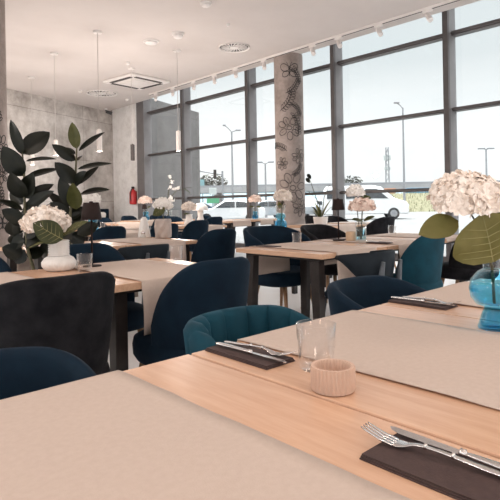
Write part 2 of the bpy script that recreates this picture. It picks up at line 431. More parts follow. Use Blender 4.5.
# fire extinguisher on the pale wall stub
t = thing('fire_extinguisher', 'red fire extinguisher mounted on the pale corner wall', 'fire extinguisher', (8.13, 13.95, 1.14))
MB().lathe([(.05, 0), (.105, .015), (.11, .06), (.11, .34), (.09, .41), (.04, .45), (.03, .48)], 20).build('cylinder', 'red', t, smooth=True)
MB().box((0, 0, .51), (.09, .05, .07)).build('valve', 'blackplastic', t, bevel=.01)
MB().tube([(.0, -.03, .50), (-.10, -.08, .46), (-.13, -.05, .3), (-.10, -.05, .1)], .014, 8).build('hose', 'blackplastic', t)
MB().box((.115, 0, .25), (.02, .06, .3)).build('bracket', 'steel', t)

# ------------------------------------------------------------------ tables
TW, TD = .772, .86
def table():
    t = thing('dining_table', '', 'table', (0, 0, 0), 0, 'oak dining tables')
    MB().box((0, 0, .733), (TW, TD, .034)).build('tabletop', 'table', t, bevel=.003)
    MB().box((0, 0, .706), (TW - .12, TD - .12, .02)).build('subframe', 'steel', t)
    for sx in (-1, 1):
        for sy in (-1, 1):
            x, y = sx*(TW/2 - .075), sy*(TD/2 - .11)
            r = [[(x + ax*.03, y + ay*w + sy*(.018*(1 - k)), z) for ax, ay in ((-1, -1), (1, -1), (1, 1), (-1, 1))] for k, (w, z) in enumerate(((.022, 0), (.042, .697)))]
            MB().rings(r).build('leg', 'steel', t, bevel=.003)
    return t
TP = Proto(table)
def runner(w, hn, hf, seed):
    """cloth laid across a table, hanging hn at its near end and hf at its far end"""
    q = random.Random(seed); e = TD/2
    path = [(-e - .006, .752 - hn)] + [(-e - .006 - .004*math.sin(k), .752 - hn*(1 - k/5)) for k in range(1, 5)] + [(-e - .003, .7515)] + [(-e + .01 + (2*e - .02)*k/14, .7525 + (.0022*q.random() if 0 < k < 14 else 0)) for k in range(15)] + [(e + .003, .7515)] + [(e + .006 + .004*math.sin(k), .752 - hf*k/5) for k in range(1, 6)]
    n = 16; mb = MB(); top = []; 
    for i, (y, z) in enumerate(path):
        row = []
        for j in range(n + 1):
            u = j/n
            dz = .0016*noise.noise(Vector((u*3 + seed*7, y*4, seed)))
            dy = (.010*math.sin(u*9 + seed) * min(1, (.7515 - z)/.1) if z < .75 else 0) * (1 if y > 0 else -1)
            row.append(((u - .5)*w, y + abs(dy)*(1 if y > 0 else -1), z + max(0, dz)))
        top.append(row)
    vs = [p for r in top for p in r]; fs = []
    for i in range(len(top) - 1):
        for j in range(n): fs.append((i*(n+1) + j, i*(n+1) + j + 1, (i+1)*(n+1) + j + 1, (i+1)*(n+1) + j))
    mb.add(vs, fs)
    return mb
def lay_runner(x, y, label, w=.48, hn=.22, hf=.22, seed=1, dx=0):
    o = runner(w, hn, hf, seed).build('table_runner', 'runner', None, smooth=True, loc=(x + dx, y, 0))
    s = o.modifiers.new('thickness', 'SOLIDIFY'); s.thickness = .0015; s.offset = 1
    return tag(o, label, 'table runner', 'linen table runners')
TABLES = [
 (.314, .538, 'oak dining table nearest the camera at the lower left', 'beige linen runner on the nearest table at the lower left', .48, -.03),
 (1.093, .538, 'oak dining table with the ribbed clay bowl and an empty tumbler', 'beige linen runner between the tumbler and the blue vase', .48, .0),
 (1.872, .538, 'oak dining table behind the blue vase at the right edge', 'beige linen runner behind the blue vase at the right edge', .48, .0),
 (.695, 2.467, 'oak dining table with the white ribbed vase in front of the rubber plant', 'beige linen runner beside the white ribbed vase', .46, -.0),
 (1.470, 2.467, 'oak dining table end with a tumbler behind the high navy armchair', 'beige linen runner hanging down between the charcoal and navy armchairs', .50, .0),
 (3.045, 2.60, 'oak dining table in the middle, with its dark tapered leg in view', 'beige linen runner hanging over the near edge of the middle table', .48, .0),
 (3.825, 2.60, 'oak dining table carrying the brown lamp and the two hydrangea heads', 'pale runner under the brown lamp in the middle of the room', .48, .0),
 (4.605, 2.60, 'oak dining table end behind the tall teal armchair', 'pale runner at the table end by the teal armchair', .48, .0),
 (1.88, 4.46, 'oak dining table behind the lamp, under the rubber plant leaves', 'pale runner on the table just right of the rubber plant', .48, .0),
 (2.66, 4.46, 'oak dining table carrying the white bottle and the crumpled vase', 'pale runner hanging behind the slate wraparound chair, below the white bottle', .48, .0),
 (4.95, 4.56, 'oak dining table with the blue glass vase in front of the column', 'pale runner under the blue vase in front of the column', .48, .0),
 (6.25, 5.05, 'oak dining table with the green pot plant by the windows', 'pale runner under the green pot plant', .40, .0),
 (7.03, 5.05, 'oak dining table by the windows behind the brown lamp', 'pale runner on the window table behind the two hydrangea heads', .48, .0),
 (3.35, 6.15, 'oak dining table behind the white bottle with a pale top', 'pale runner on the table behind the white bottle', .70, .0),
 (3.85, 7.35, 'oak dining table with two tumblers far left of the crumpled vase', 'pale runner under the two far tumblers', .60, .0),
 (5.15, 6.95, 'oak dining table with the round white hydrangea right of the crumpled vase', 'pale runner under the round white hydrangea', .60, .0),
 (6.35, 8.35, 'oak dining table with the mushroom lamp', 'pale runner under the mushroom lamp', .50, .0),
 (7.13, 8.35, 'oak dining table end behind the navy chairs, left of the column', 'pale runner at the table end left of the column', .50, .0),
 (7.95, 8.45, 'oak dining table by the windows with a pale blue vase just left of the column', 'pale runner under the pale blue vase', .40, .0),
 (6.45, 10.6, 'oak dining table with the small blue vase near the banquette', 'pale runner under the small blue vase', .55, .0),
 (7.23, 10.6, 'oak dining table with the orchid twig near the far window', 'pale runner under the orchid twig', .55, .0),
 (5.3, 9.6, 'oak dining table behind the table lamp shade at the far left', 'pale runner on the table behind the lamp shade', .60, .0),
]
for i, (x, y, lt, lr, w, dx) in enumerate(TABLES):
    TP.place((x, y, 0), 0, lt)
    lay_runner(x, y, lr, w, .03 if i == 7 else .24 if i < 12 else .12, .24 if i < 12 else .12, i + 1, dx)

# ------------------------------------------------------------------ chairs
def sstep(a, b, x):
    t = max(0, min(1, (x - a)/(b - a))); return t*t*(3 - 2*t)
def shell_chair(fabric, zt=.86, z_arm=.44, a=.255, b=.25, ext=.15, channels=0, s0=.12, s1=.72, pw=2.0):
    t = thing('shell_armchair', '', 'armchair', (0, 0, 0), 0, 'velvet shell armchairs')
    zb, th = .385, .045; n = 168 if channels else 56; mb = MB(); R = []
    for i in range(n + 1):
        u = -1 + 2*i/n; s = abs(u); sg = 1 if u >= 0 else -1
        if s < .68:
            q = s/.68*PI/2; x = a*math.sin(q)**.86 if q > 0 else 0; y = -b*math.cos(q)**.86 if q < PI/2 else 0
            nx, ny = math.sin(q), -math.cos(q)
        else:
            k = (s - .68)/.32; x = a*(1 - .10*k*k); y = ext*k; nx, ny = 1, .05
            l = math.hypot(nx, ny); nx, ny = nx/l, ny/l
        ztop = z_arm + (zt - z_arm)*math.sqrt(max(0, 1 - min(1, max(0, (s - s0)/(s1 - s0)))**pw))
        ring = []
        ridge = (abs(math.sin(channels*u*PI))**.55)*.022 - .004 if channels else 0
        def P(z, off):
            f = .80 + .20*max(0, min(1, (z - zb)/(zt - zb)))**.75
            sl = 1 + .10*max(0, (z - .5))      # the back leans outwards
            return (sg*(x*f - nx*off), (y*f*sl if y < 0 else y*f) - ny*off, z)
        for j in range(7): ring.append(P(zb + (ztop - .02 - zb)*j/6, -ridge*.25 if j not in (0,) else .012))
        ring.append(P(ztop - .006, .008)); ring.append(P(ztop, th*.5)); ring.append(P(ztop - .006 + ridge*.15, th - .008 + ridge*.8))
        for j in range(6, -1, -1):
            z = zb + (ztop - .02 - zb)*j/6
            ring.append(P(z, th + (ridge if j > 1 else 0)))
        R.append(ring)
    mb.rings(R, True, (True, True)).build('backrest_shell', fabric, t, smooth=True)
    # seat cushion
    prof = [(.80, .375), (.93, .385), (.99, .41), (1.0, .45), (.97, .485), (.88, .498), (.5, .505), (.05, .507)]
    RR = []
    for k, z in prof:
        RR.append([(k*(a - .027)*(abs(math.cos(w))**.7)*(1 if math.cos(w) >= 0 else -1), .035 + k*.262*(abs(math.sin(w))**.7)*(1 if math.sin(w) >= 0 else -1), z) for w in [2*PI*j/36 for j in range(36)]])
    MB().rings(RR).build('seat', fabric, t, smooth=True)
    for sx in (-1, 1):
        for sy in (-1, 1):
            MB().tube([(sx*.15, .02 + sy*.16, .39), (sx*.205, .02 + sy*.235, 0)], [.02, .011], 10).build('leg', 'leg_wood', t, smooth=True)
    return t
def wrap_chair():
    t = thing('wraparound_chair', '', 'chair', (0, 0, 0), 0, 'slate wraparound chairs')
    R = []; n = 48
    for i in range(n + 1):
        u = -1 + 2*i/n; s = abs(u); q = u*PI*.62
        rx, ry = .198, .20
        c = 1 - sstep(.35, 1.0, s)
        zt = .765 - .035*s*s; zl = zt - .03 - .185*c
        out = []
        nx, ny = math.sin(q), -math.cos(q)
        for z, o in ((zl, -.006), (zl + .01, .006), ((zl + zt)/2, .012), (zt - .01, .006), (zt, -.006), (zt - .01, -.016), ((zl + zt)/2, -.012), (zl + .01, -.016)):
            lean = (z - .6)*.12
            out.append((rx*math.sin(q) + nx*(o + lean), -ry*math.cos(q) + ny*(o + lean), z))
        R.append(out)
    MB().rings(R).build('backrest_band', 'slate', t, smooth=True)
    prof = [(.86, .415), (.98, .43), (1.0, .455), (.94, .475), (.4, .48)]
    MB().rings([[(k*.235*math.cos(w), .03 + k*.24*math.sin(w), z) for w in [2*PI*j/32 for j in range(32)]] for k, z in prof]).build('seat', 'navy', t, smooth=True)
    for sx in (-1, 1):
        MB().tube([(sx*.20, -.28, 0), (sx*0.117, -0.202, .44), (sx*0.106, -0.222, .60), (sx*0.102, -0.237, .70)], [.014, .02, .02, .013], 10).build('rear_leg', 'slate_post', t, smooth=True)
        MB().tube([(sx*.16, .20, .43), (sx*.20, .25, 0)], [.018, .012], 10).build('front_leg', 'slate_post', t, smooth=True)
    return t
PR = {}
def chair(kind, x, y, rz, label):
    """x, y: centre of the chair; rz 0 faces the far end of the room, pi faces the entrance"""
    if kind not in PR:
        f = {'navy': lambda: shell_chair('navy'), 'black': lambda: shell_chair('black', a=.275, b=.265, s0=.14, s1=.92), 'teal': lambda: shell_chair('teal'),
             'low': lambda: shell_chair('navy', .775, .48, .25, .25, .2, 0, .34, .96, 2.0), 'tuft': lambda: shell_chair('teal', .772, .48, .222, .24, .2, 6, .34, .96, 2.0), 'lowteal': lambda: shell_chair('navy', .785, .50, .25, .26, .2, 0, .25, 1.0, 1.8),
             'wide': lambda: shell_chair('navy', .88, .47, .35, .30, .22, 0, .18, 1.05, 1.8), 'wideblack': lambda: shell_chair('black', .86, .50, .29, .27, .2, 0, .16, 1.0, 1.8), 'wrap': wrap_chair}[kind]
        PR[kind] = Proto(f)
    return PR[kind].place((x, y, 0), rz, label)
chair('low', .275, 1.02, PI, 'navy velvet armchair tucked at the nearest table, lower left corner')
chair('tuft', 1.0, .99, PI, 'teal channel-tufted armchair behind the nearest place setting')
chair('lowteal', 1.70, 1.02, PI, 'low navy armchair with a curved open back, right of the tumbler')
chair('black', .735, 1.96, 0, 'charcoal velvet armchair seen from behind at the left')
chair('navy', 1.425, 1.925, 0, 'large navy armchair seen from behind, left of centre, above the tufted one')
chair('teal', 3.63, 2.10, .05, 'high armchair, teal for its lit edge, seen from behind, under the large hydrangea leaf')  # teal cloth stands in for light on this chair's edges
chair('black', 4.72, 2.12, 0, 'black armchair partly hidden by the blue vase and leaf')
chair('wrap', 3.0, 2.10, 0, 'slate wraparound chair at the middle table, above the low navy armchair')
chair('wrap', 2.39, 3.94, 0, 'slate wraparound chair in front of the crumpled vase')
chair('wide', 3.40, 3.25, PI, 'navy armchair facing us at the left corner of the middle table')
chair('wideblack', 4.22, 3.35, PI, 'dark brown-black armchair facing us, left of the brown lamp')
chair('black', 6.98, 4.60, 0, 'grey-black armchair seen from behind in front of the white van')
chair('navy', 1.45, 2.88, PI, 'navy armchair facing us behind the small tumbler and lamp')
chair('navy', 3.17, 4.0, 0, 'navy armchair seen from behind, right of the crumpled vase')
chair('navy', .75, 2.87, PI, 'navy armchair half hidden behind the white ribbed vase')
chair('navy', 2.95, 5.75, 0, 'navy armchair behind the white bottle')
chair('navy', 3.75, 5.80, 0, 'navy armchair behind the crumpled vase')
chair('navy', 4.85, 6.55, 0, 'navy armchair below the round white hydrangea')
chair('navy', 6.3, 7.95, 0, 'navy armchair below the mushroom lamp')
chair('navy', 7.0, 8.85, PI, 'navy armchair facing us at the far table in front of the white car')
chair('navy', 6.2, 8.85, PI, 'navy armchair facing us behind the mushroom lamp')
chair('black', 7.55, 6.2, -PI/2, 'dark armchair by the windows just right of the column')
chair('navy', 5.2, 10.05, PI, 'navy armchair facing us behind the far left tables')
chair('navy', 6.4, 11.05, PI, 'navy armchair facing us behind the small blue vase')
chair('navy', 7.2, 11.05, PI, 'navy armchair facing us behind the orchid twig')
chair('navy', 6.6, 10.15, 0, 'navy armchair seen from behind at the small blue vase table')
chair('black', 7.25, 5.5, PI, 'dark armchair facing us at the window table')
chair('navy', 3.9, 7.8, PI, 'navy armchair facing us behind the two far tumblers')

# banquette along the rough wall
t = thing('banquette', 'long navy banquette along the rough concrete wall', 'bench', (6.55, 14.2, 0), ang)
MB().box((0, .05, .23), (3.0, .55, .40)).build('plinth', 'steel', t)
MB().box((0, -.02, .45), (3.0, .62, .10)).build('seat', 'navy', t, bevel=.03, smooth=True, auto=True)
MB().box((0, .27, .74), (3.0, .12, .56)).build('backrest', 'navy', t, bevel=.03, smooth=True, auto=True)
def pillow(x, y, m, w, label, tilt=.3):
    R = []
    for k, th in ((-1, .15), (-.8, .6), (-.3, .95), (.3, .95), (.8, .6), (1, .15)):
        R.append([((abs(math.cos(a))**.4)*(1 if math.cos(a) >= 0 else -1)*w*(.55 + .45*(1 - abs(k)**3)), k*w*.32, (abs(math.sin(a))**.4)*(1 if math.sin(a) >= 0 else -1)*w*(.55 + .45*(1 - abs(k)**3))) for a in [2*PI*j/28 for j in range(28)]])
    o = MB().rings(R).build('cushion', m, None, smooth=True, loc=(x, y, .5 + w*.98))
    o.rotation_euler = (tilt, 0, ang); return tag(o, label, 'cushion', 'cushions on the banquette')
pillow(6.25, 13.93, 'floral', .21, 'floral patterned cushion on the banquette, left one')
pillow(6.72, 14.1, 'floral', .21, 'floral patterned cushion on the banquette beside the ivory cushion')
pillow(7.2, 14.3, 'pillow', .22, 'ivory cushion on the banquette below the fire extinguisher')

# ------------------------------------------------------------------ tableware
TT = .7502          # wooden top
RT_ = .7545         # top of a runner
def tumbler(z=0):
    t = thing('tumbler', '', 'glass', (0, 0, 0), 0, 'glass tumblers')
    r0, r1, h, w = .036, .041, .092, .0018
    MB().lathe([(r0*.9, 0), (r0, .003), (r1, h), (r1 - w*.5, h + .0008), (r1 - w, h), (r0 - w, .012), (.004, .010)], 40).build('bowl', 'tumbler', t, smooth=True)
    return t
TG = Proto(tumbler)
for x, y, z, lab in ((.821, .690, TT, 'clear empty tumbler beside the ribbed clay bowl'), (1.22, 2.60, TT, 'clear tumbler by the lamp at the left, behind the charcoal armchair'),
                     (1.83, 2.64, TT, 'clear tumbler at the table end behind the high navy armchair'), (3.235, 2.91, TT, 'clear tumbler by the napkin on the middle table'),
                     (4.60, 2.85, RT_, 'clear tumbler in front of the dark armchair by the white van'), (3.80, 7.45, RT_, 'small far tumbler, left one of the two beside the lamp shade'),
                     (3.80, 7.10, RT_, 'small far tumbler, right one of the two beside the lamp shade')):
    TG.place((x, y, z), 0, lab)

t = tag(MB().lathe([(.034, 0), (.0385, .002), (.0405, .006), (.0405, .042), (.039, .045), (.034, .045), (.033, .042), (.033, .012), (.001, .010)], 272,
     mod=lambda a, z: 1 - (.06*(.5 + .5*math.cos(a*34)) if .003 < z < .0425 else 0)).build('ribbed_bowl', 'terracotta', None, smooth=True, auto=True, loc=(.747, .590, TT)),
     'small pink ribbed clay bowl on the nearest table', 'bowl')

def napkin(x, y, rz, w, l, label, z=TT):
    mb = MB()
    for k in range(3): mb.box((.001*k, .0012*k, .0012 + .0022*k), (w - .002*k, l - .003*k, .002))
    o = mb.build('napkin', 'napkin', None, bevel=.0006, loc=(x, y, z), rz=rz)
    return tag(o, label, 'napkin', 'folded brown napkins')
def ribbonmesh(mb, pts, hw, th):
    """flat tapered bar: pts (y, z), half widths, thickness"""
    R = []
    for (y, z), w, tk in zip(pts, hw, th):
        R.append([(-w, y, z - tk*.3), (-w*.6, y, z - tk*.5), (w*.6, y, z - tk*.5), (w, y, z - tk*.3), (w, y, z + tk*.3), (w*.6, y, z + tk*.5), (-w*.6, y, z + tk*.5), (-w, y, z + tk*.3)])
    mb.rings(R)
def fork():
    t = thing('fork', '', 'fork', (0, 0, 0), 0, 'steel forks')
    mb = MB()
    ribbonmesh(mb, [(-.105, .004), (-.10, .004), (-.06, .005), (-.02, .009), (.02, .011), (.035, .009), (.045, .005), (.054, .004), (.062, .004)],
               [.0045, .006, .0055, .004, .003, .004, .009, .012, .0125], [.003, .004, .0042, .004, .0035, .003, .0022, .002, .002])
    mb.build('handle', 'cutlery', t, smooth=True, sub=1)
    for k in range(4):
        x = -.0099 + .0066*k; mb = MB()
        R = []
        for y, z, w in ((.060, .004, .0022), (.08, .007, .0020), (.098, .0125, .0016), (.107, .016, .0007)):
            R.append([(x - w, y, z - .0009), (x + w, y, z - .0009), (x + w, y, z + .0009), (x - w, y, z + .0009)])
        mb.rings(R).build('tine', 'cutlery', t, smooth=True)
    for z_, y_ in ((.0108, .018), (.0095, -.018)):
        MB().lathe([(.001, -.003), (.0042, -.0015), (.0042, .0015), (.001, .003)], 12, mx=Matrix.Translation((0, y_, z_)) @ Matrix.Rotation(PI/2, 4, 'X')).build('collar', 'cutlery', t, smooth=True)
    return t
def knife():
    t = thing('table_knife', '', 'knife', (0, 0, 0), 0, 'steel table knives')
    mb = MB()
    ribbonmesh(mb, [(-.115, .005), (-.11, .005), (-.06, .006), (-.02, .006), (.0, .006)], [.005, .0075, .007, .0055, .0045], [.005, .007, .0075, .0065, .006])
    mb.build('handle', 'cutlery', t, smooth=True, sub=1)
    mb = MB()
    R = []
    for y, w0, w1 in ((.0, -.003, .004), (.012, -.006, .006), (.06, -.008, .007), (.09, -.0075, .0065), (.104, -.003, .006), (.110, .003, .0045)):
        R.append([(w0, y, .0055), (w1, y, .0045), (w1, y, .0065)])
    mb.rings(R).build('blade', 'cutlery', t)
    MB().lathe([(.002, -.006), (.0062, -.003), (.005, 0), (.0062, .003), (.002, .006)], 12, mx=Matrix.Translation((0, .0, .006)) @ Matrix.Rotation(PI/2, 4, 'X')).build('bolster', 'cutlery', t, smooth=True)
    return t
FK, KN = Proto(fork), Proto(knife)
NZ = TT + .0072
napkin(.618, .304, -.0, .102, .205, 'dark brown napkin in the lower right corner')
FK.place((.628, .326, NZ), .10, 'steel fork lying tines-up on the napkin in the lower right corner')
KN.place((.652, .306, NZ), -.02, 'steel knife on the napkin in the lower right corner')
napkin(.783, .856, .0, .086, .205, 'dark brown napkin at the corner seam in front of the tufted armchair')
FK.place((.806, .853, NZ), PI + .06, 'steel fork on the napkin in front of the tufted armchair')
KN.place((.776, .842, NZ), PI + .02, 'steel knife with its tip over the napkin in front of the tufted armchair')
napkin(1.57, .866, .0, .086, .205, 'dark brown napkin left of the blue vase')
FK.place((1.590, .85, NZ), PI - .10, 'steel fork on the napkin left of the blue vase')
KN.place((1.563, .86, NZ), PI + .03, 'steel knife on the napkin left of the blue vase')
napkin(2.86, 2.87, .0, .09, .20, 'dark napkin at the left corner of the middle table', RT_)
napkin(3.62, 2.36, .0, .09, .20, 'dark napkin at the near edge of the middle table beside the two hydrangea heads', RT_)
KN.place((3.62, 2.36, RT_ + .0072), 0, 'steel knife on the napkin beside the two hydrangea heads')
napkin(3.78, 2.90, .0, .09, .20, 'dark napkin left of the brown lamp foot', RT_)

def lamp():
    t = thing('table_lamp', '', 'table lamp', (0, 0, 0), 0, 'brown cordless table lamps')
    MB().lathe([(.050, 0), (.052, .004), (.050, .012), (.008, .016)], 32).build('base', 'shade', t, smooth=True, auto=True)
    MB().tube([(0, 0, .012), (0, 0, .31)], .0055, 10).build('pole', 'shade', t, smooth=True)
    MB().lathe([(.058, .268), (.043, .362), (.041, .364), (.002, .364), (.002, .361), (.040, .360), (.055, .269)], 40, caps=(False, True)).build('lamp_shade', 'shade', t, smooth=True, auto=True)
    MB().lathe([(.012, .364), (.010, .370), (.002, .372)], 16).build('finial', 'shade', t, smooth=True)
    return t
LP = Proto(lamp)
LP.place((1.33, 2.74, TT), 0, 'dark brown table lamp at the left, beside the white ribbed vase')
LP.place((3.66, 2.80, RT_), 0, 'dark brown table lamp on the middle table, in front of a window mullion')
LP.place((6.05, 9.9, RT_ - .0), 0, 'dark far table lamp above the crumpled vase')

# ------------------------------------------------------------------ flowers and leaves
def leaf_mesh(mb, L, W, mx, bend=.25, fold=.18, nx=6, ny=10, tip=1.0, wave=0, seed=0):
    """blade along +Y, upper face +Z, droops towards its tip"""
    q = random.Random(seed); ph = q.random()*6
    vs, fs = [], []
    for i in range(ny + 1):
        t = i/ny
        w = W*.5*(math.sin(PI*min(1, t**.88))**.72*(1 - .10*t) + .015)
        if t > .98: w = W*.01
        y = L*t*(1 - .1*bend*t); z = -bend*L*t*t*.6
        for j in range(-nx//2, nx//2 + 1):
            s = j/(nx/2)
            vs.append((w*s, y, z + fold*abs(s)*w + wave*W*math.sin(t*14 + ph + s)*abs(s)))
    c = nx + 1
    for i in range(ny):
        for j in range(nx): fs.append((i*c + j, i*c + j + 1, (i+1)*c + j + 1, (i+1)*c + j))
    o = len(vs); th = .0012
    vs2 = [(x, y, z - th) for x, y, z in vs]
    fs2 = [tuple(k + o for k in f[::-1]) for f in fs]
    mb.add(vs + vs2, fs + fs2, mx)
def basis(org, d, up):
    y = Vector(d).normalized(); z = Vector(up); z = (z - y*z.dot(y)); z = z.normalized() if z.length > 1e-4 else Vector((1, 0, 0)); x = y.cross(z)
    m = Matrix((x, y, z)).transposed().to_4x4(); m.translation = Vector(org); return m
def floret(mb, org, nrm, s, q):
    mxb = basis(org, Vector((q.uniform(-1, 1), q.uniform(-1, 1), q.uniform(-1, 1))), nrm)
    for k in range(4):
        a = k*PI/2 + q.uniform(-.15, .15)
        mx = mxb @ Matrix.Rotation(a, 4, 'Z') @ Matrix.Rotation(q.uniform(-.1, .35), 4, 'X')
        w = s*q.uniform(.8, 1.05)
        vs = [(0, 0, 0), (-w*.38, w*.35, .1*w), (0, w*.45, .0), (w*.38, w*.35, .1*w), (-w*.42, w*.78, .06*w), (0, w*.85, -.05*w), (w*.42, w*.78, .06*w), (0, w*1.02, -.14*w)]
        fs = [(0, 2, 1), (0, 3, 2), (1, 2, 5, 4), (2, 3, 6, 5), (4, 5, 7), (5, 6, 7)]
        mb.add(vs, fs, mx)
def bloom_mb(rx, ry, rz, n, s, seed, bottom=-.45):
    q = random.Random(seed); mb = MB()
    mb.lathe([(rx*.05, rz*bottom), (rx*.6, rz*bottom*.7), (rx*.84, 0), (rx*.62, rz*.60), (rx*.05, rz*.84)], 16)
    k = 0; i = 0
    while k < n and i < n*3:
        z = 1 - 2*(i % (n*1.6) + .5)/(n*1.6); i += 1
        if z < bottom: continue
        a = i*2.39996; r = math.sqrt(max(0, 1 - z*z)); k += 1
        lump = 1 + .09*noise.noise(Vector((r*math.cos(a)*2.2, r*math.sin(a)*2.2, z*2.2 + seed)))
        p = Vector((r*math.cos(a)*rx, r*math.sin(a)*ry, z*rz))*lump*.96
        nn = Vector((r*math.cos(a)/rx, r*math.sin(a)/ry, z/rz)).normalized()
        nn = (nn + Vector((q.uniform(-.35, .35), q.uniform(-.35, .35), q.uniform(-.35, .35)))).normalized()
        floret(mb, p, nn, s*q.uniform(.85, 1.15), q)
    return mb
def hydrangea(loc, head, size, petal, stem, leaves, label, n=160, fs=None, seed=1, lmat='leaf_green', tilt=None, buds=0, group='hydrangea heads in vases'):
    """loc: foot of the stem; head: bloom centre relative to loc; leaves: (base, direction, length, width, up, material)"""
    t = thing('hydrangea', label, 'flower', loc, 0, group)
    b = bloom_mb(size[0], size[0], size[1], n, fs or size[0]*.24, seed).build('bloom', petal, t)
    b.location = head
    if tilt: b.rotation_euler = tilt
    h = Vector(head)
    MB().tube([(0, 0, 0), tuple(h*.35 + Vector(stem)), tuple(h*.75 + Vector(stem)*.6), tuple(h - Vector((0, 0, size[1]*.3)))], [.0045*size[0]/.09]*4, 8).build('stem', 'stem', t, smooth=True)
    for k, (bp, d, L, W, up, lm) in enumerate(leaves):
        mb = MB(); mx = basis(bp, d, up)
        leaf_mesh(mb, L, W, mx, .18, .12, seed=seed + k, wave=.02)
        lf = mb.build('leaf', lm or lmat, t, smooth=True)
        if L > .12:
            vb = MB()
            vb.tube([mx @ Vector((0, L*s*(1 - .018*s), -.108*L*s*s + .0006)) for s in (0, .3, .6, .95)], [.0016, .0013, .001, .0004], 5)
            for sg in (-1, 1):
                for s in (.12, .25, .38, .51, .64):
                    w = W*.5*(math.sin(PI*min(1, (s + .13)**.75))**.75)*.82
                    vb.tube([mx @ Vector((0, L*s, -.108*L*s*s + .0005)), mx @ Vector((sg*w*.5, L*(s + .07), -.108*L*(s+.07)**2 + .12*w*.5 + .0006)), mx @ Vector((sg*w, L*(s + .15), -.108*L*(s+.15)**2 + .12*w + .0006))], [.001, .0007, .0003], 4)
            vb.build('veins', 'vein', lf)
    if buds:
        q = random.Random(seed); mb = MB()
        for k in range(buds):
            p = h + RT*q.uniform(-.02, .045) - FW*(.05 + .03*q.random()) + UP*(-size[1]*q.uniform(.25, .55)); r = .0035
            mb.lathe([(.0005, -r), (r*.8, -r*.5), (r, 0), (r*.7, r*.6), (.0005, r)], 8, c=tuple(p))
        mb.build('buds', 'bud', t, smooth=True)
    return t
def V3(r, f, u): return RT*r + FW*f + UP*u      # right, forward, up as seen walking into the room

# near vase (three blown parts) and the big hydrangea
vx, vy = 1.40, .565
t = thing('glass_vase', 'blue blown-glass vase with a round belly at the right edge', 'vase', (vx, vy, TT))
MB().lathe([(.040, 0), (.042, .004), (.034, .03), (.026, .052), (.024, .058), (.022, .056), (.030, .03), (.036, .008), (.002, .008)], 40).build('foot', 'blue_glass', t, smooth=True)
MB().lathe([(.024, .058), (.045, .064), (.058, .082), (.062, .105), (.057, .130), (.040, .150), (.027, .157), (.025, .155), (.038, .147), (.054, .128), (.059, .105), (.055, .084), (.043, .067), (.002, .062)], 48).build('belly', 'aqua', t, smooth=True)
MB().lathe([(.002, .064), (.042, .069), (.053, .085), (.057, .105), (.056, .112), (.002, .112)], 40).build('water', 'water', t, smooth=True)
MB().lathe([(.027, .157), (.028, .19), (.038, .235), (.052, .262), (.0505, .263), (.0365, .236), (.026, .19), (.025, .155)], 40, caps=(False, False)).build('neck', 'clear', t, smooth=True)
hd = V3(-.078, -.02, .343)
hydrangea((vx, vy, TT + .066), tuple(hd - Vector((0, 0, .066))), (.083, .062), 'petal', tuple(V3(.02, 0, 0)), [
    (tuple(V3(-.034, -.070, .184 - .066)), tuple(V3(-.030, -.03, .112)), .132, .215, tuple(V3(0, -1, .25)), 'leaf_lit'),
    (tuple(V3(-.112, -.05, .288 - .066)), tuple(V3(-.105, -.03, -.026)), .115, .070, tuple(V3(-.1, -.9, .5)), 'leaf_lit'),
    (tuple(V3(-.03, -.05, .275 - .066)), tuple(V3(.12, .0, .085)), .15, .080, tuple(V3(-.3, -.8, .6)), 'leaf_green'),
    ], 'large blush hydrangea head in the blue vase at the right', 300, .021, 3, 'leaf_lit', (.15, -.18, 0), 9)

# ribbed white vase at the left
t = thing('ribbed_vase', 'white ribbed ceramic vase with a round foot, at the left', 'vase', (1.143, 2.745, TT))
def rib(a, z): return 1 - .06*abs(math.sin(a*14)) if z < .075 else 1
MB().lathe([(.055, 0), (.075, .008), (.090, .030), (.090, .048), (.075, .070), (.056, .080)], 84, mod=rib, caps=(True, False)).build('bulb', 'ceramic', t, smooth=True)
pr = []
for k in range(9): pr += [(.0515, .080 + k*.0095), (.0565, .0835 + k*.0095), (.0515, .088 + k*.0095)]
MB().lathe(pr + [(.048, .165), (.046, .160), (.046, .085)], 60, caps=(False, True), mod=lambda a, z: 1 - .03*(math.sin(a*16) > .3)).build('neck', 'ceramic', t, smooth=True)
hd = V3(-.062, -.01, .248)
hydrangea((1.143, 2.745, TT + .09), tuple(hd - Vector((0, 0, .09))), (.116, .088), 'petal', (0, 0, 0), [
    (tuple(V3(.068, -.125, .085)), tuple(V3(-.125, -.035, .08)), .172, .125, tuple(V3(.1, -1, .15)), 'leaf_dark'),
    (tuple(V3(.0, -.03, .115 - .03)), tuple(V3(-.16, -.05, -.035)), .15, .05, tuple(V3(0, -.3, 1)), 'leaf_green'),
    (tuple(V3(.03, -.03, .10)), tuple(V3(.16, -.05, .10)), .17, .08, tuple(V3(-.5, -.5, .6)), 'leaf_green')],
    'cream hydrangea head with a broad dark leaf in the white ribbed vase', 240, .029, 5)

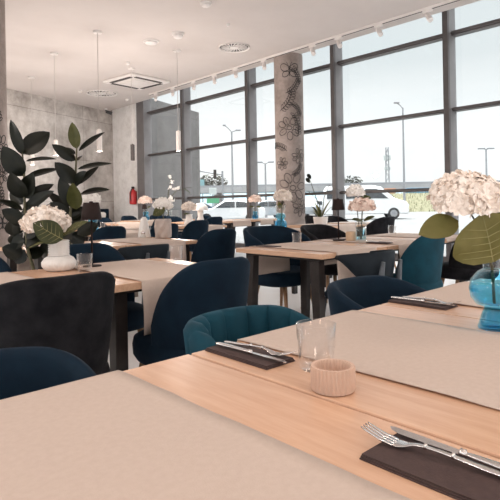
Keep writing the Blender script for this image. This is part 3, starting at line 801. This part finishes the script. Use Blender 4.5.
# crumpled vase, bottle, shaker on the next table
t = tag(MB().lathe([(.062, 0), (.078, .012), (.084, .06), (.086, .12), (.082, .185), (.076, .2), (.072, .198), (.070, .03), (.002, .02)], 40,
    mod=lambda a, z: 1 + .14*(abs(math.sin(a*3.5 + z*28)) - .5) + .07*math.sin(a*5 - z*40)).build('crumpled_vase', 'terracotta', None, loc=(3.01, 4.57, TT)),
    'crumpled pale clay vase on the table left of centre', 'vase')
t.data.materials[0] = mat('pale_clay', (.46, .38, .34), (.54, .46, .42), 14, .7)
hd = V3(.01, -.02, .33)
hydrangea((3.01, 4.57, RT_ + .03), tuple(hd - Vector((0, 0, .03))), (.092, .082), 'petal_white', (0, 0, 0), [
    (tuple(V3(.035, -.09, .29)), tuple(V3(-.10, -.02, -.07)), .15, .10, tuple(V3(.2, -1, .2)), 'leaf_green'),
    (tuple(V3(.0, -.08, .20)), tuple(V3(-.05, -.02, .08)), .09, .06, tuple(V3(-.2, -1, .2)), 'rubber')],
    'white hydrangea with a dark leaf in the crumpled vase', 150, .024, 7)
t = thing('ceramic_bottle', 'white tapered ceramic bottle left of the crumpled vase', 'bottle', (2.96, 4.86, TT))
MB().lathe([(.066, 0), (.070, .006), (.055, .10), (.036, .19), (.032, .205), (.027, .203), (.027, .19)], 32).build('body', 'ceramic', t, smooth=True)
MB().lathe([(.024, .19), (.024, .215), (.018, .222)], 20).build('stopper', 'ceramic', t, smooth=True)
t = thing('salt_shaker', 'small grey shaker between the white bottle and crumpled vase', 'shaker', (2.86, 4.72, TT))
MB().lathe([(.026, 0), (.030, .01), (.022, .05)], 20).build('body', 'clear', t, smooth=True)
MB().lathe([(.023, .05), (.022, .07), (.006, .08)], 20).build('cap', 'cutlery', t, smooth=True)

# middle table: two hydrangea heads in a clear cylinder, tan holder
bx, by = 3.74, 2.62
t = thing('glass_vase', 'clear glass cylinder vase on the middle table, right of the lamp', 'vase', (bx, by, RT_))
MB().lathe([(.048, 0), (.050, .004), (.044, .08), (.052, .17), (.050, .171), (.041, .08), (.044, .012), (.002, .010)], 32).build('body', 'clear', t, smooth=True)
MB().lathe([(.002, .012), (.043, .013), (.040, .08), (.041, .10), (.002, .10)], 28).build('water', 'water', t, smooth=True)
hydrangea((bx, by, RT_ + .015), tuple(V3(.01, -.02, .275)), (.108, .075), 'petal_pink', (0, 0, 0), [
    (tuple(V3(.01, -.02, .16)), tuple(V3(-.09, -.06, .02)), .12, .07, tuple(V3(0, -.6, 1)), 'leaf_green'), (tuple(V3(.02, -.02, .16)), tuple(V3(.09, -.04, .05)), .10, .06, tuple(V3(0, -.6, 1)), 'leaf_green')],
    'blush hydrangea, lower head in the clear vase on the middle table', 170, .025, 9)
hydrangea((bx + .02, by + .02, RT_ + .015), tuple(V3(-.035, .03, .40)), (.075, .068), 'petal_white', (.0, 0, 0), [
    (tuple(V3(.0, .0, .36)), tuple(V3(.10, -.02, .0)), .10, .06, tuple(V3(0, -.8, .8)), 'leaf_green')],
    'white hydrangea, upper head in the clear vase on the middle table', 130, .022, 10)
t = tag(MB().lathe([(.036, 0), (.042, .004), (.042, .075), (.038, .08), (.035, .075), (.034, .012), (.002, .01)], 80, mod=lambda a, z: 1 - (.025*(.5 + .5*math.cos(a*26)) if .002 < z < .0755 else 0)).build('ribbed_bowl', 'beigebox', None, smooth=True, auto=True, loc=(3.70, 2.70, RT_)),
    'tan ribbed holder between the lamp foot and the clear vase', 'bowl')

# stacked-ball blue vase in front of the column
def ball_vase(loc, label, s=1.0):
    t = thing('glass_vase', label, 'vase', loc)
    MB().lathe([(.05*s, 0), (.082*s, .02*s), (.088*s, .06*s), (.075*s, .10*s), (.045*s, .125*s), (.043*s, .123*s), (.072*s, .097*s), (.083*s, .06*s), (.078*s, .024*s), (.002, .012*s)], 32).build('belly', 'blue_glass', t, smooth=True)
    MB().lathe([(.045*s, .125*s), (.068*s, .15*s), (.068*s, .185*s), (.045*s, .21*s), (.043*s, .208*s), (.064*s, .184*s), (.064*s, .151*s), (.043*s, .127*s)], 32, caps=(False, False)).build('upper_ball', 'aqua', t, smooth=True)
    MB().lathe([(.045*s, .21*s), (.060*s, .25*s), (.070*s, .31*s), (.067*s, .31*s), (.057*s, .25*s), (.042*s, .212*s)], 32, caps=(False, False)).build('neck', 'clear', t, smooth=True)
    return t
ball_vase((4.98, 4.76, RT_), 'blue ball-shaped glass vase in front of the column')
hydrangea((4.98, 4.76, RT_ + .02), tuple(V3(.03, 0, .39)), (.118, .098), 'petal', (0, 0, 0), [(tuple(V3(0, -.02, .25)), tuple(V3(-.03, -.05, .10)), .1, .06, tuple(V3(0, -1, .2)), 'leaf_lit')],
    'large cream hydrangea in the blue ball vase in front of the column', 150, .03, 12)
ball_vase((7.95, 8.38, RT_), 'pale blue glass vase on the far window table just left of the column', .85)
hydrangea((7.95, 8.38, RT_ + .02), tuple(V3(0, 0, .40)), (.14, .10), 'petal_pink', (0, 0, 0), [(tuple(V3(-.03, -.04, .26)), tuple(V3(-.12, -.05, -.0)), .12, .08, tuple(V3(0, -.6, 1)), 'leaf_green'), (tuple(V3(.03, -.04, .26)), tuple(V3(.12, -.05, -.02)), .12, .08, tuple(V3(0, -.6, 1)), 'leaf_green')],
    'blush hydrangea in the pale blue vase just left of the column', 110, .036, 13)
ball_vase((3.07, 6.29, RT_), 'blue glass vase half hidden behind the lamp shade at the left', .9)
hydrangea((3.07, 6.29, RT_ + .02), tuple(V3(-.02, 0, .40)), (.12, .10), 'petal_white', (0, 0, 0), [(tuple(V3(.02, -.04, .26)), tuple(V3(.12, -.05, -.02)), .12, .08, tuple(V3(0, -.6, 1)), 'leaf_green')],
    'white hydrangea behind the lamp shade at the left', 110, .032, 14)
ball_vase((6.42, 10.45, RT_), 'small blue vase on the far table below the fire extinguisher', 1.0)
hydrangea((6.42, 10.45, RT_ + .02), tuple(V3(-.02, 0, .42)), (.15, .11), 'petal_pink', (0, 0, 0), [(tuple(V3(.02, -.04, .26)), tuple(V3(.12, -.05, .06)), .14, .08, tuple(V3(0, -.6, 1)), 'leaf_green')],
    'blush hydrangea below the fire extinguisher', 110, .04, 15)
t = tag(MB().lathe([(.07, 0), (.09, .02), (.06, .10), (.05, .16), (.058, .18), (.052, .18), (.044, .15), (.002, .02)], 28).build('flower_vase', 'ceramic', None, smooth=True, loc=(5.2, 7.1, RT_)), 'pale vase holding the round white hydrangea', 'vase')
hydrangea((5.2, 7.1, RT_ + .03), tuple(V3(0, 0, .26)), (.115, .10), 'petal', (0, 0, 0), [(tuple(V3(0, -.05, .16)), tuple(V3(-.09, -.04, 0)), .1, .06, tuple(V3(0, -.6, 1)), 'leaf_green')],
    'round white hydrangea in the pale vase, left of the white car', 110, .032, 16)
t = thing('mushroom_lamp', 'white mushroom-shaped table lamp in front of the white car', 'table lamp', (6.32, 8.25, RT_))
MB().lathe([(.085, 0), (.10, .012), (.075, .03), (.055, .10), (.065, .26), (.06, .27)], 32).build('base', 'ceramic', t, smooth=True)
MB().lathe([(.16, .225), (.155, .27), (.12, .33), (.07, .365), (.01, .375), (.01, .365), (.11, .32), (.145, .265), (.15, .225)], 40, caps=(False, True)).build('lamp_shade', 'ceramic', t, smooth=True)
# orchid twig in a clear jar
ox, oy = 7.05, 10.45
t = thing('glass_jar', 'clear glass jar holding the orchid twig at the far table', 'jar', (ox, oy, RT_))
MB().lathe([(.07, 0), (.08, .01), (.075, .16), (.08, .22), (.077, .22), (.07, .16), (.073, .02), (.002, .012)], 28).build('body', 'clear', t, smooth=True)
t = thing('orchid', 'white orchid twig with pale leaves above the crumpled vase', 'flower', (ox, oy, RT_ + .015))
sp = [V3(0, 0, 0), V3(-.02, 0, .35), V3(.0, 0, .62), V3(.06, 0, .86), V3(.05, 0, 1.0)]
MB().tube(sp, [.012, .011, .010, .008, .006], 6).build('stem', 'stem', t)
MB().tube([V3(0, 0, .45), V3(.18, 0, .66), V3(.42, 0, .72)], [.009, .008, .005], 6).build('stem', 'stem', t)
q = random.Random(4)
for p in (V3(.05, -.03, 1.0), V3(.10, 0, .86), V3(.02, -.03, .74), V3(.14, 0, .70), V3(.24, -.02, .74), V3(.05, -.03, .52), V3(.12, -.02, .42), V3(.02, 0, .30)):
    mb = MB()
    for k in range(3): floret(mb, p + Vector((q.uniform(-.03, .03), q.uniform(-.03, .03), q.uniform(-.03, .03))), -FW + Vector((q.uniform(-.8, .8), 0, q.uniform(-.8, .8))), .05, q)
    mb.build('flower', 'petal_white', t)
for d, L in ((V3(.28, -.05, .05), .26), (V3(.20, -.1, -.1), .24)):
    mb = MB(); leaf_mesh(mb, L, .1, basis(V3(.36, 0, .72) - V3(.0, 0, 0), d, (0, 0, 1))); mb.build('leaf', 'leaf_green', t, smooth=True)

# window-table pot plant
t = thing('planter', 'white planter with the grassy plant on the window table right of the column', 'plant pot', (6.2, 5.08, RT_))
MB().lathe([(.075, 0), (.10, .01), (.115, .12), (.105, .12), (.10, .10), (.002, .10)], 32).build('pot', 'ceramic', t, smooth=True, auto=True)
MB().lathe([(.100, .099), (.100, .104), (.002, .108)], 24).build('soil', 'soil', t)
t = thing('grassy_plant', 'tall thin green plant with arching stems right of the column', 'plant', (6.2, 5.08, RT_ + .10))
q = random.Random(21)
for k in range(9):
    a = q.uniform(0, 2*PI); L = q.uniform(.22, .42)
    d = Vector((math.cos(a)*.6, math.sin(a)*.6, q.uniform(.5, 1.6)))
    mb = MB(); leaf_mesh(mb, L, .035, basis((.03*math.cos(a), .03*math.sin(a), 0), d, (-math.cos(a), -math.sin(a), .8)), .5); mb.build('leaf', 'leaf_green' if k % 3 else 'leaf_lit', t, smooth=True)
for pts in ([V3(0, 0, 0), V3(-.06, 0, .3), V3(-.14, 0, .55), V3(-.19, 0, .68)], [V3(.02, 0, 0), V3(.06, 0, .32), V3(.14, 0, .50), V3(.30, 0, .42)], [V3(.0, 0, 0), V3(-.02, 0, .25), V3(-.16, 0, .40), V3(-.2, 0, .42)]):
    MB().tube(pts, [.007, .006, .005, .003], 6).build('stem', 'stem', t)
for p in (V3(-.19, 0, .68), V3(-.21, 0, .62)):
    mb = MB(); leaf_mesh(mb, .10, .06, basis(p, V3(.05, -.05, -.08), -FW)); mb.build('leaf', 'rubber', t, smooth=True)

# rubber plant: two main stems, leaves measured against the room
D = 3.75; u = D/518/4.167
org = FW*D + RT*((50 - 250)/518*D); org.z = 0
ctrX, eyeY = 50*4.167, (207 - 100)*4.167         # in the same units as the leaf list
def W_(px, py, f=0):                                # leaf-list units -> plant space
    return RT*((px - ctrX)*u) + FW*f + UP*(EYE - (py - eyeY)*u)
t = thing('plant_tub', 'dark tub of the rubber plant behind the left tables', 'plant pot', tuple(org))
MB().lathe([(.16, 0), (.17, .01), (.21, .38), (.20, .39), (.19, .36), (.002, .36)], 36).build('pot', 'steel', t, smooth=True, auto=True)
MB().lathe([(.19, .355), (.19, .365), (.002, .37)], 24).build('soil', 'soil', t)
t = thing('rubber_plant', 'tall rubber plant with broad dark leaves at the left', 'plant', (org.x, org.y, .365))
dz = Vector((0, 0, -.365))
for pts in ([V3(-.05, 0, .365), V3(-.17, .0, .8), W_(103, 440), W_(103, 300), W_(96, 200)], [V3(.06, 0, .365), V3(.14, 0, .75), W_(292, 470), W_(318, 300), W_(325, 190)], [V3(0, .03, .365), V3(-.02, .08, .75), W_(180, 540, .1), W_(170, 470, .1)]):
    MB().tube([Vector(p) + dz for p in pts], [.014, .012, .010, .008, .005][:len(pts)], 8).build('stem', 'stem', t, smooth=True)
LV = [((100, 225), (60, 85), 42, 0, -.06), ((100, 220), (200, 125), 84, 0, .05), ((100, 312), (30, 200), 84, 0, -.08), ((110, 250), (245, 243), 26, 0, -.05), ((110, 320), (232, 278), 40, 0, .06),
      ((103, 405), (75, 315), 76, 0, -.12), ((105, 405), (150, 308), 70, 0, -.06), ((110, 405), (215, 350), 44, 0, .04), ((95, 430), (28, 375), 46, 0, .02), ((108, 445), (235, 385), 50, 0, -.08), ((98, 365), (26, 322), 28, 0, .08), ((95, 455), (22, 410), 40, 0, -.08),
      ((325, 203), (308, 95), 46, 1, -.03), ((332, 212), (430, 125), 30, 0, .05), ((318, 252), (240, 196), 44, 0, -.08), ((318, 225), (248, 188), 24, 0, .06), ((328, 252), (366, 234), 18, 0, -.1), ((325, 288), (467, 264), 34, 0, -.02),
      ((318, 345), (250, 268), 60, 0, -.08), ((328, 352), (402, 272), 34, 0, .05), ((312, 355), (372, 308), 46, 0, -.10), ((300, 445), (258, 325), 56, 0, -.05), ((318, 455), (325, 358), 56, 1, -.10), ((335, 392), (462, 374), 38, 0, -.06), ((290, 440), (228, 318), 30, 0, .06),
      ((290, 470), (180, 372), 40, 0, .05), ((100, 480), (170, 400), 60, 0, .0), ((95, 500), (20, 455), 55, 0, -.05), ((180, 500), (240, 420), 60, 0, .05), ((170, 540), (100, 480), 70, 0, -.05), ((100, 540), (35, 520), 55, 0, .03), ((100, 580), (40, 600), 60, 0, .0), ((180, 560), (120, 610), 60, 0, -.05),
      ((290, 520), (350, 470), 60, 0, .02), ((292, 540), (250, 600), 60, 0, -.06), ((180, 520), (215, 590), 60, 0, .08), ((295, 500), (230, 460), 60, 0, .08), ((60, 560), (10, 490), 60, 0, .10), ((140, 470), (90, 430), 50, 0, .12), ((320, 560), (400, 520), 60, 0, .05), ((100, 620), (60, 680), 60, 0, 0), ((200, 600), (150, 660), 60, 0, .05),
      ((100, 560), (180, 520), 66, 0, -.04), ((98, 520), (40, 470), 60, 0, .06), ((180, 580), (235, 540), 62, 0, -.05), ((100, 600), (150, 560), 66, 0, .08), ((90, 640), (20, 610), 66, 0, -.05), ((110, 650), (170, 620), 66, 0, .05), ((200, 640), (250, 600), 64, 0, .05), ((292, 560), (340, 600), 60, 0, .04),
      ((290, 500), (330, 440), 58, 0, .06), ((60, 600), (30, 540), 58, 0, .12), ((130, 520), (60, 500), 56, 0, .10), ((294, 480), (215, 430), 44, 0, -.04), ((310, 420), (275, 350), 46, 0, .08), ((110, 470), (60, 500), 44, 0, .06)]
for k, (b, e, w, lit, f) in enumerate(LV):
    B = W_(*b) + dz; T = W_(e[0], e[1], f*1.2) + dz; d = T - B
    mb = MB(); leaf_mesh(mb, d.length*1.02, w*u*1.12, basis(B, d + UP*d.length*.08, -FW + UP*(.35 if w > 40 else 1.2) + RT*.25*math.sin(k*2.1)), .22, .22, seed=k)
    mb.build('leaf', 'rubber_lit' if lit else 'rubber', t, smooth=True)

# ------------------------------------------------------------------ outdoors
GZ = -.10
def G(px, d, z=GZ):                  # a spot on the car park, d metres ahead of the entrance
    p = FW*d + RT*((px - 250)/518*d); p.z = z; return p
FACE = -YAW                          # roads run across the line of sight of the entrance
struct(MB().box((150, 120, GZ - .06), (700, 700, .1)).build('ground_outside', 'asphalt'))
gv = MB()
q = random.Random(5)
def bank(y): return 2.3*sstep(-9, 7, y)
R = []
for k in range(21):
    y = -9 + k*.9; R.append([(-14, y, bank(y)), (4, y, bank(y)), (40, y, bank(y))])
gv.rings(R, False, (False, False))
gv.add([(-14, 9, 0), (40, 9, 0), (40, 9, 2.3), (-14, 9, 2.3)], [(0, 1, 2, 3)])
for k in range(2600):
    x, y = q.uniform(-14, 40), q.uniform(-8.8, 8.8); h = q.uniform(.15, .6); a = q.uniform(0, PI); w = .04
    dx, dy = w*math.cos(a), w*math.sin(a); z = bank(y)
    gv.add([(x - dx, y - dy, z - .03), (x + dx, y + dy, z - .03), (x + q.uniform(-.1, .1), y + q.uniform(-.1, .1), z + h)], [(0, 1, 2)])
g = gv.build('grass_verge', 'grass', None, loc=tuple(G(455, 66, GZ)), rz=FACE)
tag(g, 'dry grass verge beyond the white van', 'grass', None, 'stuff')
wing = MB().box((1.6, .12, 2.2), (3.2, .24, 4.6)).build('facade_wing', 'conc_out', None, loc=(8.72, 14.05, 0), rz=ang)
tag(wing, 'grey concrete facade wing seen through the far left window', 'wall')

# elevated road with noise barrier
t = thing('road_bridge', 'long grey elevated road with a turquoise noise barrier beyond the car park', 'bridge', tuple(G(250, 130)), FACE)
MB().box((0, 0, 4.7), (330, 9, 1.3)).build('deck', 'bridge', t)
MB().box((0, -4.4, 5.6), (330, .2, .5)).build('parapet', 'pole', t)
MB().box((-28, -4.2, 6.35), (34, .2, 2.0)).build('noise_barrier', 'barrier', t)
for x in (-95, -66, -37, -8, 21, 50, 79, 108): MB().box((x, 0, 2.1), (1.6, 6, 4.2)).build('pier', 'bridge', t)
q = random.Random(8)
hb = MB(); pts = 44
R = []
for k in range(pts + 1):
    x = -520 + 1040*k/pts; h = 17 + 7*noise.noise(Vector((x*.006, 1, 0))) + 3*noise.noise(Vector((x*.03, 5, 0)))
    R.append([(x, -40, 0), (x, -10, h*.8), (x, 20, h), (x, 60, h*.7), (x, 110, 0)])
hills = hb.rings(R, False, (False, False)).build('hills', 'hill', None, smooth=True, loc=tuple(G(250, 520)), rz=FACE); struct(hills)

def car(kind, paint, label, loc, rz, cat='car'):
    t = thing(kind, label, cat, loc, rz)
    if kind == 'van':
        L, W, prof, belt = 5.1, 1.9, [(-2.5, .32), (-2.55, .8), (-2.5, 1.75), (-2.35, 1.98), (.4, 2.02), (.95, 1.92), (1.75, 1.22), (2.4, 1.02), (2.52, .85), (2.55, .45), (2.5, .32)], None
        wins = [[(-2.3, 1.25), (-2.28, 1.75), (-1.25, 1.8), (-1.25, 1.25)], [(-1.15, 1.25), (-1.15, 1.8), (-.15, 1.8), (-.15, 1.25)], [(.0, 1.25), (.0, 1.8), (.7, 1.78), (1.35, 1.22)]]
        ws = [(.99, 1.86), (1.68, 1.28)]; wh = (-1.6, 1.65); wr = .34
    else:
        L, W, prof, belt = 4.5, 1.78, [(-2.2, .28), (-2.25, .6), (-2.2, .92), (-1.75, 1.02), (-1.05, 1.38), (-.4, 1.46), (.3, 1.43), (1.05, .98), (1.9, .82), (2.18, .68), (2.25, .4), (2.2, .28)], None
        wins = [[(-1.55, 1.0), (-1.0, 1.32), (-.45, 1.38), (-.45, .98)], [(-.37, .98), (-.37, 1.38), (.25, 1.36), (.82, .98)]]
        ws = [(.38, 1.38), (1.0, 1.0)]; wh = (-1.35, 1.4); wr = .33
    R = []
    for s, k in ((-1, .93), (-.9, .99), (0, 1), (.9, .99), (1, .93)):
        R.append([(x, s*W/2*(1 - max(0, (z - .95))*.14), .3 + (z - .3)*k if abs(s) > .95 else z) for x, z in prof])
    MB().rings(R).build('body', paint, t, bevel=.04, smooth=True, auto=True)
    for sd in (-1, 1):
        for w in wins:
            P = [(x, sd*(W/2*(1 - max(0, (z - .95))*.14) + .005), z) for x, z in w]; Q = [(x, y - sd*.03, z) for x, y, z in P]
            MB().rings([P, Q]).build('window', 'carglass', t)
    (xa, za), (xb, zb) = ws
    n = Vector((za - zb, 0, xb - xa)).normalized()*.03
    y0, y1 = W*.38, W*.44
    P = [(xa, -y0, za), (xa, y0, za), (xb, y1, zb), (xb, -y1, zb)]
    MB().rings([[tuple(Vector(p) + n) for p in P], [tuple(Vector(p) - n) for p in P]]).build('windscreen', 'carglass', t)
    for x in wh:
        for sd in (-1, 1):
            mx = Matrix.Translation((x, sd*(W/2 - .09), wr)) @ Matrix.Rotation(PI/2, 4, 'X')
            o = MB().lathe([(wr*.6, -.11), (wr*.95, -.11), (wr, -.08), (wr, .08), (wr*.95, .11), (wr*.6, .11)], 28, mx=mx).build('wheel', 'rubberblk', t, smooth=True, auto=True)
            MB().lathe([(.02, -.115), (wr*.62, -.112), (wr*.62, .112), (.02, .115)], 20, mx=mx).build('rim', 'pole', o)
    for sd in (-1, 1):
        MB().box((L/2 - .04 if kind == 'van' else 2.13, sd*W*.36, .80 if kind == 'van' else .64), (.12, .3, .15)).build('headlight', 'signwhite', t, bevel=.02)
    return t
car('sedan', 'carwhite', 'white sedan parked outside left of the column', tuple(G(230, 33)), FACE + PI - .05)
car('van', 'carwhite', 'white van parked outside behind the hydrangea heads', tuple(G(364, 36)), FACE - .12, 'van').scale = (1.12, 1.12, 1.15)
car('sedan', 'carblue', 'dark car outside at the left of the white sedan', tuple(G(192, 47)), FACE + PI + .3)
car('sedan', 'cargrey', 'grey car outside just left of the column', tuple(G(267, 41)), FACE + .5)
car('sedan', 'cargrey', 'grey car outside right of the column, nearer one', tuple(G(303, 44)), FACE + PI/2 + .2)
car('sedan', 'carwhite', 'white car outside right of the column, farther one', tuple(G(318, 52)), FACE)
car('sedan', 'carblue', 'dark car far outside under the elevated road', tuple(G(225, 80)), FACE + PI)
car('sedan', 'carwhite', 'white car far outside beyond the van', tuple(G(310, 72)), FACE + .1)
for px, m, lab in ((421, 'truckblue', 'blue truck box far outside below the elevated road'), (384, 'orange', 'orange truck box far outside below the elevated road')):
    t = thing('truck', lab, 'truck', tuple(G(px, 112)), FACE)
    MB().box((0, 0, 2.7), (6.5 if m == 'truckblue' else 4.5, 2.5, 2.6)).build('cargo_box', m, t, bevel=.05)
    MB().box((0, 0, 1.1), (6.5 if m == 'truckblue' else 4.5, 2.2, .4)).build('chassis', 'steel', t)
    for x in (-2, 2):
        for sd in (-1, 1): MB().lathe([(.1, -.15), (.5, -.15), (.5, .15), (.1, .15)], 20, mx=Matrix.Translation((x*.8, sd*1.0, .5)) @ Matrix.Rotation(PI/2, 4, 'X')).build('wheel', 'rubberblk', t)

def street_lamp(px, d, h, arms, label):
    t = thing('street_lamp', label, 'street lamp', tuple(G(px, d)), FACE)
    MB().tube([(0, 0, 0), (0, 0, h*.5), (0, 0, h)], [.13*d/50, .10*d/50, .075*d/50], 10).build('pole', 'pole', t)
    for x, z, L in arms:
        a = MB().tube([(0, 0, h - .05), (x*.5, 0, h + z*.6), (x, 0, h + z)], .045*d/50, 8).build('arm', 'pole', t)
        MB().box((x, 0, h + z), (L, .3, .13*d/50)).build('lamp_head', 'pole', a, bevel=.02)
street_lamp(233, 60, 9.6, ((-.85, .75, .35), (.75, .15, .6)), 'tall two-armed street lamp left of the column')
street_lamp(266, 45, 4.7, ((-.5, .1, .5), (.5, .1, .5)), 'T-shaped street lamp just left of the column')
street_lamp(487, 40, 5.1, ((-.35, .05, .5), (.35, .05, .5)), 'T-shaped street lamp behind the big hydrangea')
street_lamp(404.5, 50, 10.2, ((-.6, .5, .5),), 'very tall street lamp between the two right mullions')
t = thing('radio_mast', 'faint far lattice mast right of the wide mullion', 'mast', tuple(G(388, 170)), FACE)
for sx in (-1, 1):
    for sy in (-1, 1): MB().tube([(sx*.7, sy*.7, 0), (sx*.35, sy*.35, 19)], .10, 5).build('leg', 'pole', t)
mb = MB()
for k in range(12):
    z = k*1.55; w = .7 - .35*z/19; s = 1 if k % 2 else -1
    for y in (-w, w): mb.tube([(-s*w, y, z), (s*w, y, z + 1.55)], .07, 4)
mb.build('bracing', 'pole', t)
MB().box((0, 0, 15.5), (2.2, .6, 1.6)).build('antenna_panel', 'signwhite', t); MB().box((0, 0, 12), (1.8, .6, 1.0)).build('antenna_panel', 'signwhite', t)

t = thing('traffic_light', 'traffic light arm with two dark heads outside the second window', 'traffic light', tuple(G(223, 42)), FACE)
MB().tube([(0, 0, 0), (0, 0, 3.9)], .08, 10).build('pole', 'pole', t)
MB().tube([(0, 0, 3.6), (-.9, 0, 3.75), (-1.95, 0, 3.95)], .05, 8).build('arm', 'pole', t)
for x, z in ((-1.95, 3.95), (-.6, 3.6)):
    o = MB().box((x, -.1, z + .05), (.24, .25, .75)).build('signal_head', 'blackplastic', t, bevel=.03)
    for k in range(3): MB().lathe([(.02, -.02), (.09, -.02), (.09, .06), (.075, .06)], 12, mx=Matrix.Translation((x, -.24, z + .28 - .23*k)) @ Matrix.Rotation(PI/2, 4, 'X')).build('visor', 'steel', o)
t = thing('road_sign', 'green and white road sign outside the second window', 'sign', tuple(G(213, 44)), FACE)
MB().tube([(0, .06, 0), (0, .06, 2.7)], .05, 8).build('pole', 'pole', t)
MB().box((0, 0, 1.62), (1.05, .05, .62)).build('green_plate', 'signgreen', t, bevel=.02)
MB().box((0, 0, 2.32), (.62, .05, .58)).build('white_plate', 'signwhite', t, bevel=.02)
def tree(px, d, h, r, label, seed):
    t = thing('tree', label, 'tree', tuple(G(px, d)), 0, 'trees beyond the car park')
    MB().tube([(0, 0, 0), (0, 0, h*.7)], [.22, .10], 8).build('trunk', 'stem', t)
    q = random.Random(seed); mb = MB()
    for k in range(420):
        v = Vector((q.gauss(0, 1), q.gauss(0, 1), q.gauss(0, .8))); v = v.normalized()*r*q.random()**.4
        c = Vector((0, 0, h - r*.6)) + Vector((v.x*1.5, v.y, v.z*.7)); a = q.uniform(0, 6.3); s = r*.11
        e1 = Vector((math.cos(a), math.sin(a), q.uniform(-.6, .6)))*s; e2 = Vector((-math.sin(a), math.cos(a), q.uniform(-.8, .8)))*s
        mb.add([c - e1, c + e2, c + e1, c - e2], [(0, 1, 2, 3)])
    mb.build('foliage', 'treeleaf', t)
tree(213, 150, 9.8, 3.6, 'leafy tree behind the traffic light, above the noise barrier', 3)
tree(203, 172, 9.6, 2.6, 'smaller leafy tree left of the one behind the traffic light', 4)
tree(352, 210, 11.5, 4.0, 'far tree right of the wide mullion, above the elevated road', 6)

# ------------------------------------------------------------------ light
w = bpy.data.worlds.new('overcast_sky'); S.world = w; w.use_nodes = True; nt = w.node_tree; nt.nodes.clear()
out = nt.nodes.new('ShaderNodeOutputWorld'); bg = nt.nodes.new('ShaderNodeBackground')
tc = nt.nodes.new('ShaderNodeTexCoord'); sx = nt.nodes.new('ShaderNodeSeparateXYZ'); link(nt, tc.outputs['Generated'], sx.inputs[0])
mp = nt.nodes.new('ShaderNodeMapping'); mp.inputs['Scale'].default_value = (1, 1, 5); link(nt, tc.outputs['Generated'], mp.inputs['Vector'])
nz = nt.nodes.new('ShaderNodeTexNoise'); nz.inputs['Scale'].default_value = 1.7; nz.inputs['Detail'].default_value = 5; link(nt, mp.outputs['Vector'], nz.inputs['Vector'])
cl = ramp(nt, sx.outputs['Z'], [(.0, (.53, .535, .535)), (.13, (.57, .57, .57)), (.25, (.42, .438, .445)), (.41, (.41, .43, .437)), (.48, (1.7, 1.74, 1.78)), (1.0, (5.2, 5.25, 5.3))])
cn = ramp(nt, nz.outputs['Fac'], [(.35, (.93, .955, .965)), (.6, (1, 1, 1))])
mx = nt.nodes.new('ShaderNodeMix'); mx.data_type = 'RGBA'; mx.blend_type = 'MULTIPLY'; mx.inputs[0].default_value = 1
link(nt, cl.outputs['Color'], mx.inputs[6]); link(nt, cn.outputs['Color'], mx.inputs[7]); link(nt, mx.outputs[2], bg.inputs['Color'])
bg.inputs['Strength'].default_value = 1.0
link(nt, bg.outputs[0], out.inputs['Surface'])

def area(name, loc, size, power, col, rot=(0, 0, 0)):
    l = bpy.data.lights.new(name, 'AREA'); l.shape = 'DISK'; l.size = size; l.energy = power; l.color = col
    o = bpy.data.objects.new(name, l); COL.objects.link(o); o.location = loc; o.rotation_euler = rot
    return o
def downlight(x, y, power, col, label):
    t = thing('fill_downlight', label, 'fill light', (x, y, H), 0, 'added fill downlights')
    MB().lathe([(.30, -.02), (.33, -.02), (.34, 0), (.30, 0)], 32, caps=(False, False)).build('rim', 'fixture', t, smooth=True, auto=True)
    area('fill_lamp', (x, y, H - .015), .55, power, col)
WARM = (1, .83, .70)
for x, y in ((-3, -3), (0, -3), (3, -3), (-3, 0), (0, -.5), (3, -.3), (-3, 3.2), (-.8, 3.2)):  # fill lights added overhead, out of view, to brighten the room
    downlight(x, y, 7, WARM, 'added fill downlight in the unseen ceiling behind the viewer')

# ------------------------------------------------------------------ camera
cd = bpy.data.cameras.new('camera'); cam = bpy.data.objects.new('camera', cd); COL.objects.link(cam)
cd.sensor_width = 36; cd.lens = 518/500*36; cd.shift_y = -46/500; cd.clip_start = .02; cd.clip_end = 2000
cam.matrix_world = Matrix.Translation((0, 0, EYE)) @ Matrix.Rotation(-YAW, 4, 'Z') @ Matrix.Rotation(PI/2, 4, 'X') @ Matrix.Rotation(-.018, 4, 'Z')
S.camera = cam
S.view_settings.view_transform = 'Standard'; S.view_settings.look = 'None'; S.view_settings.gamma = 1; S.view_settings.use_curve_mapping = False
S.view_settings.exposure = 1.08
S.cycles.transparent_max_bounces = 48; S.cycles.max_bounces = 14; S.cycles.diffuse_bounces = 6
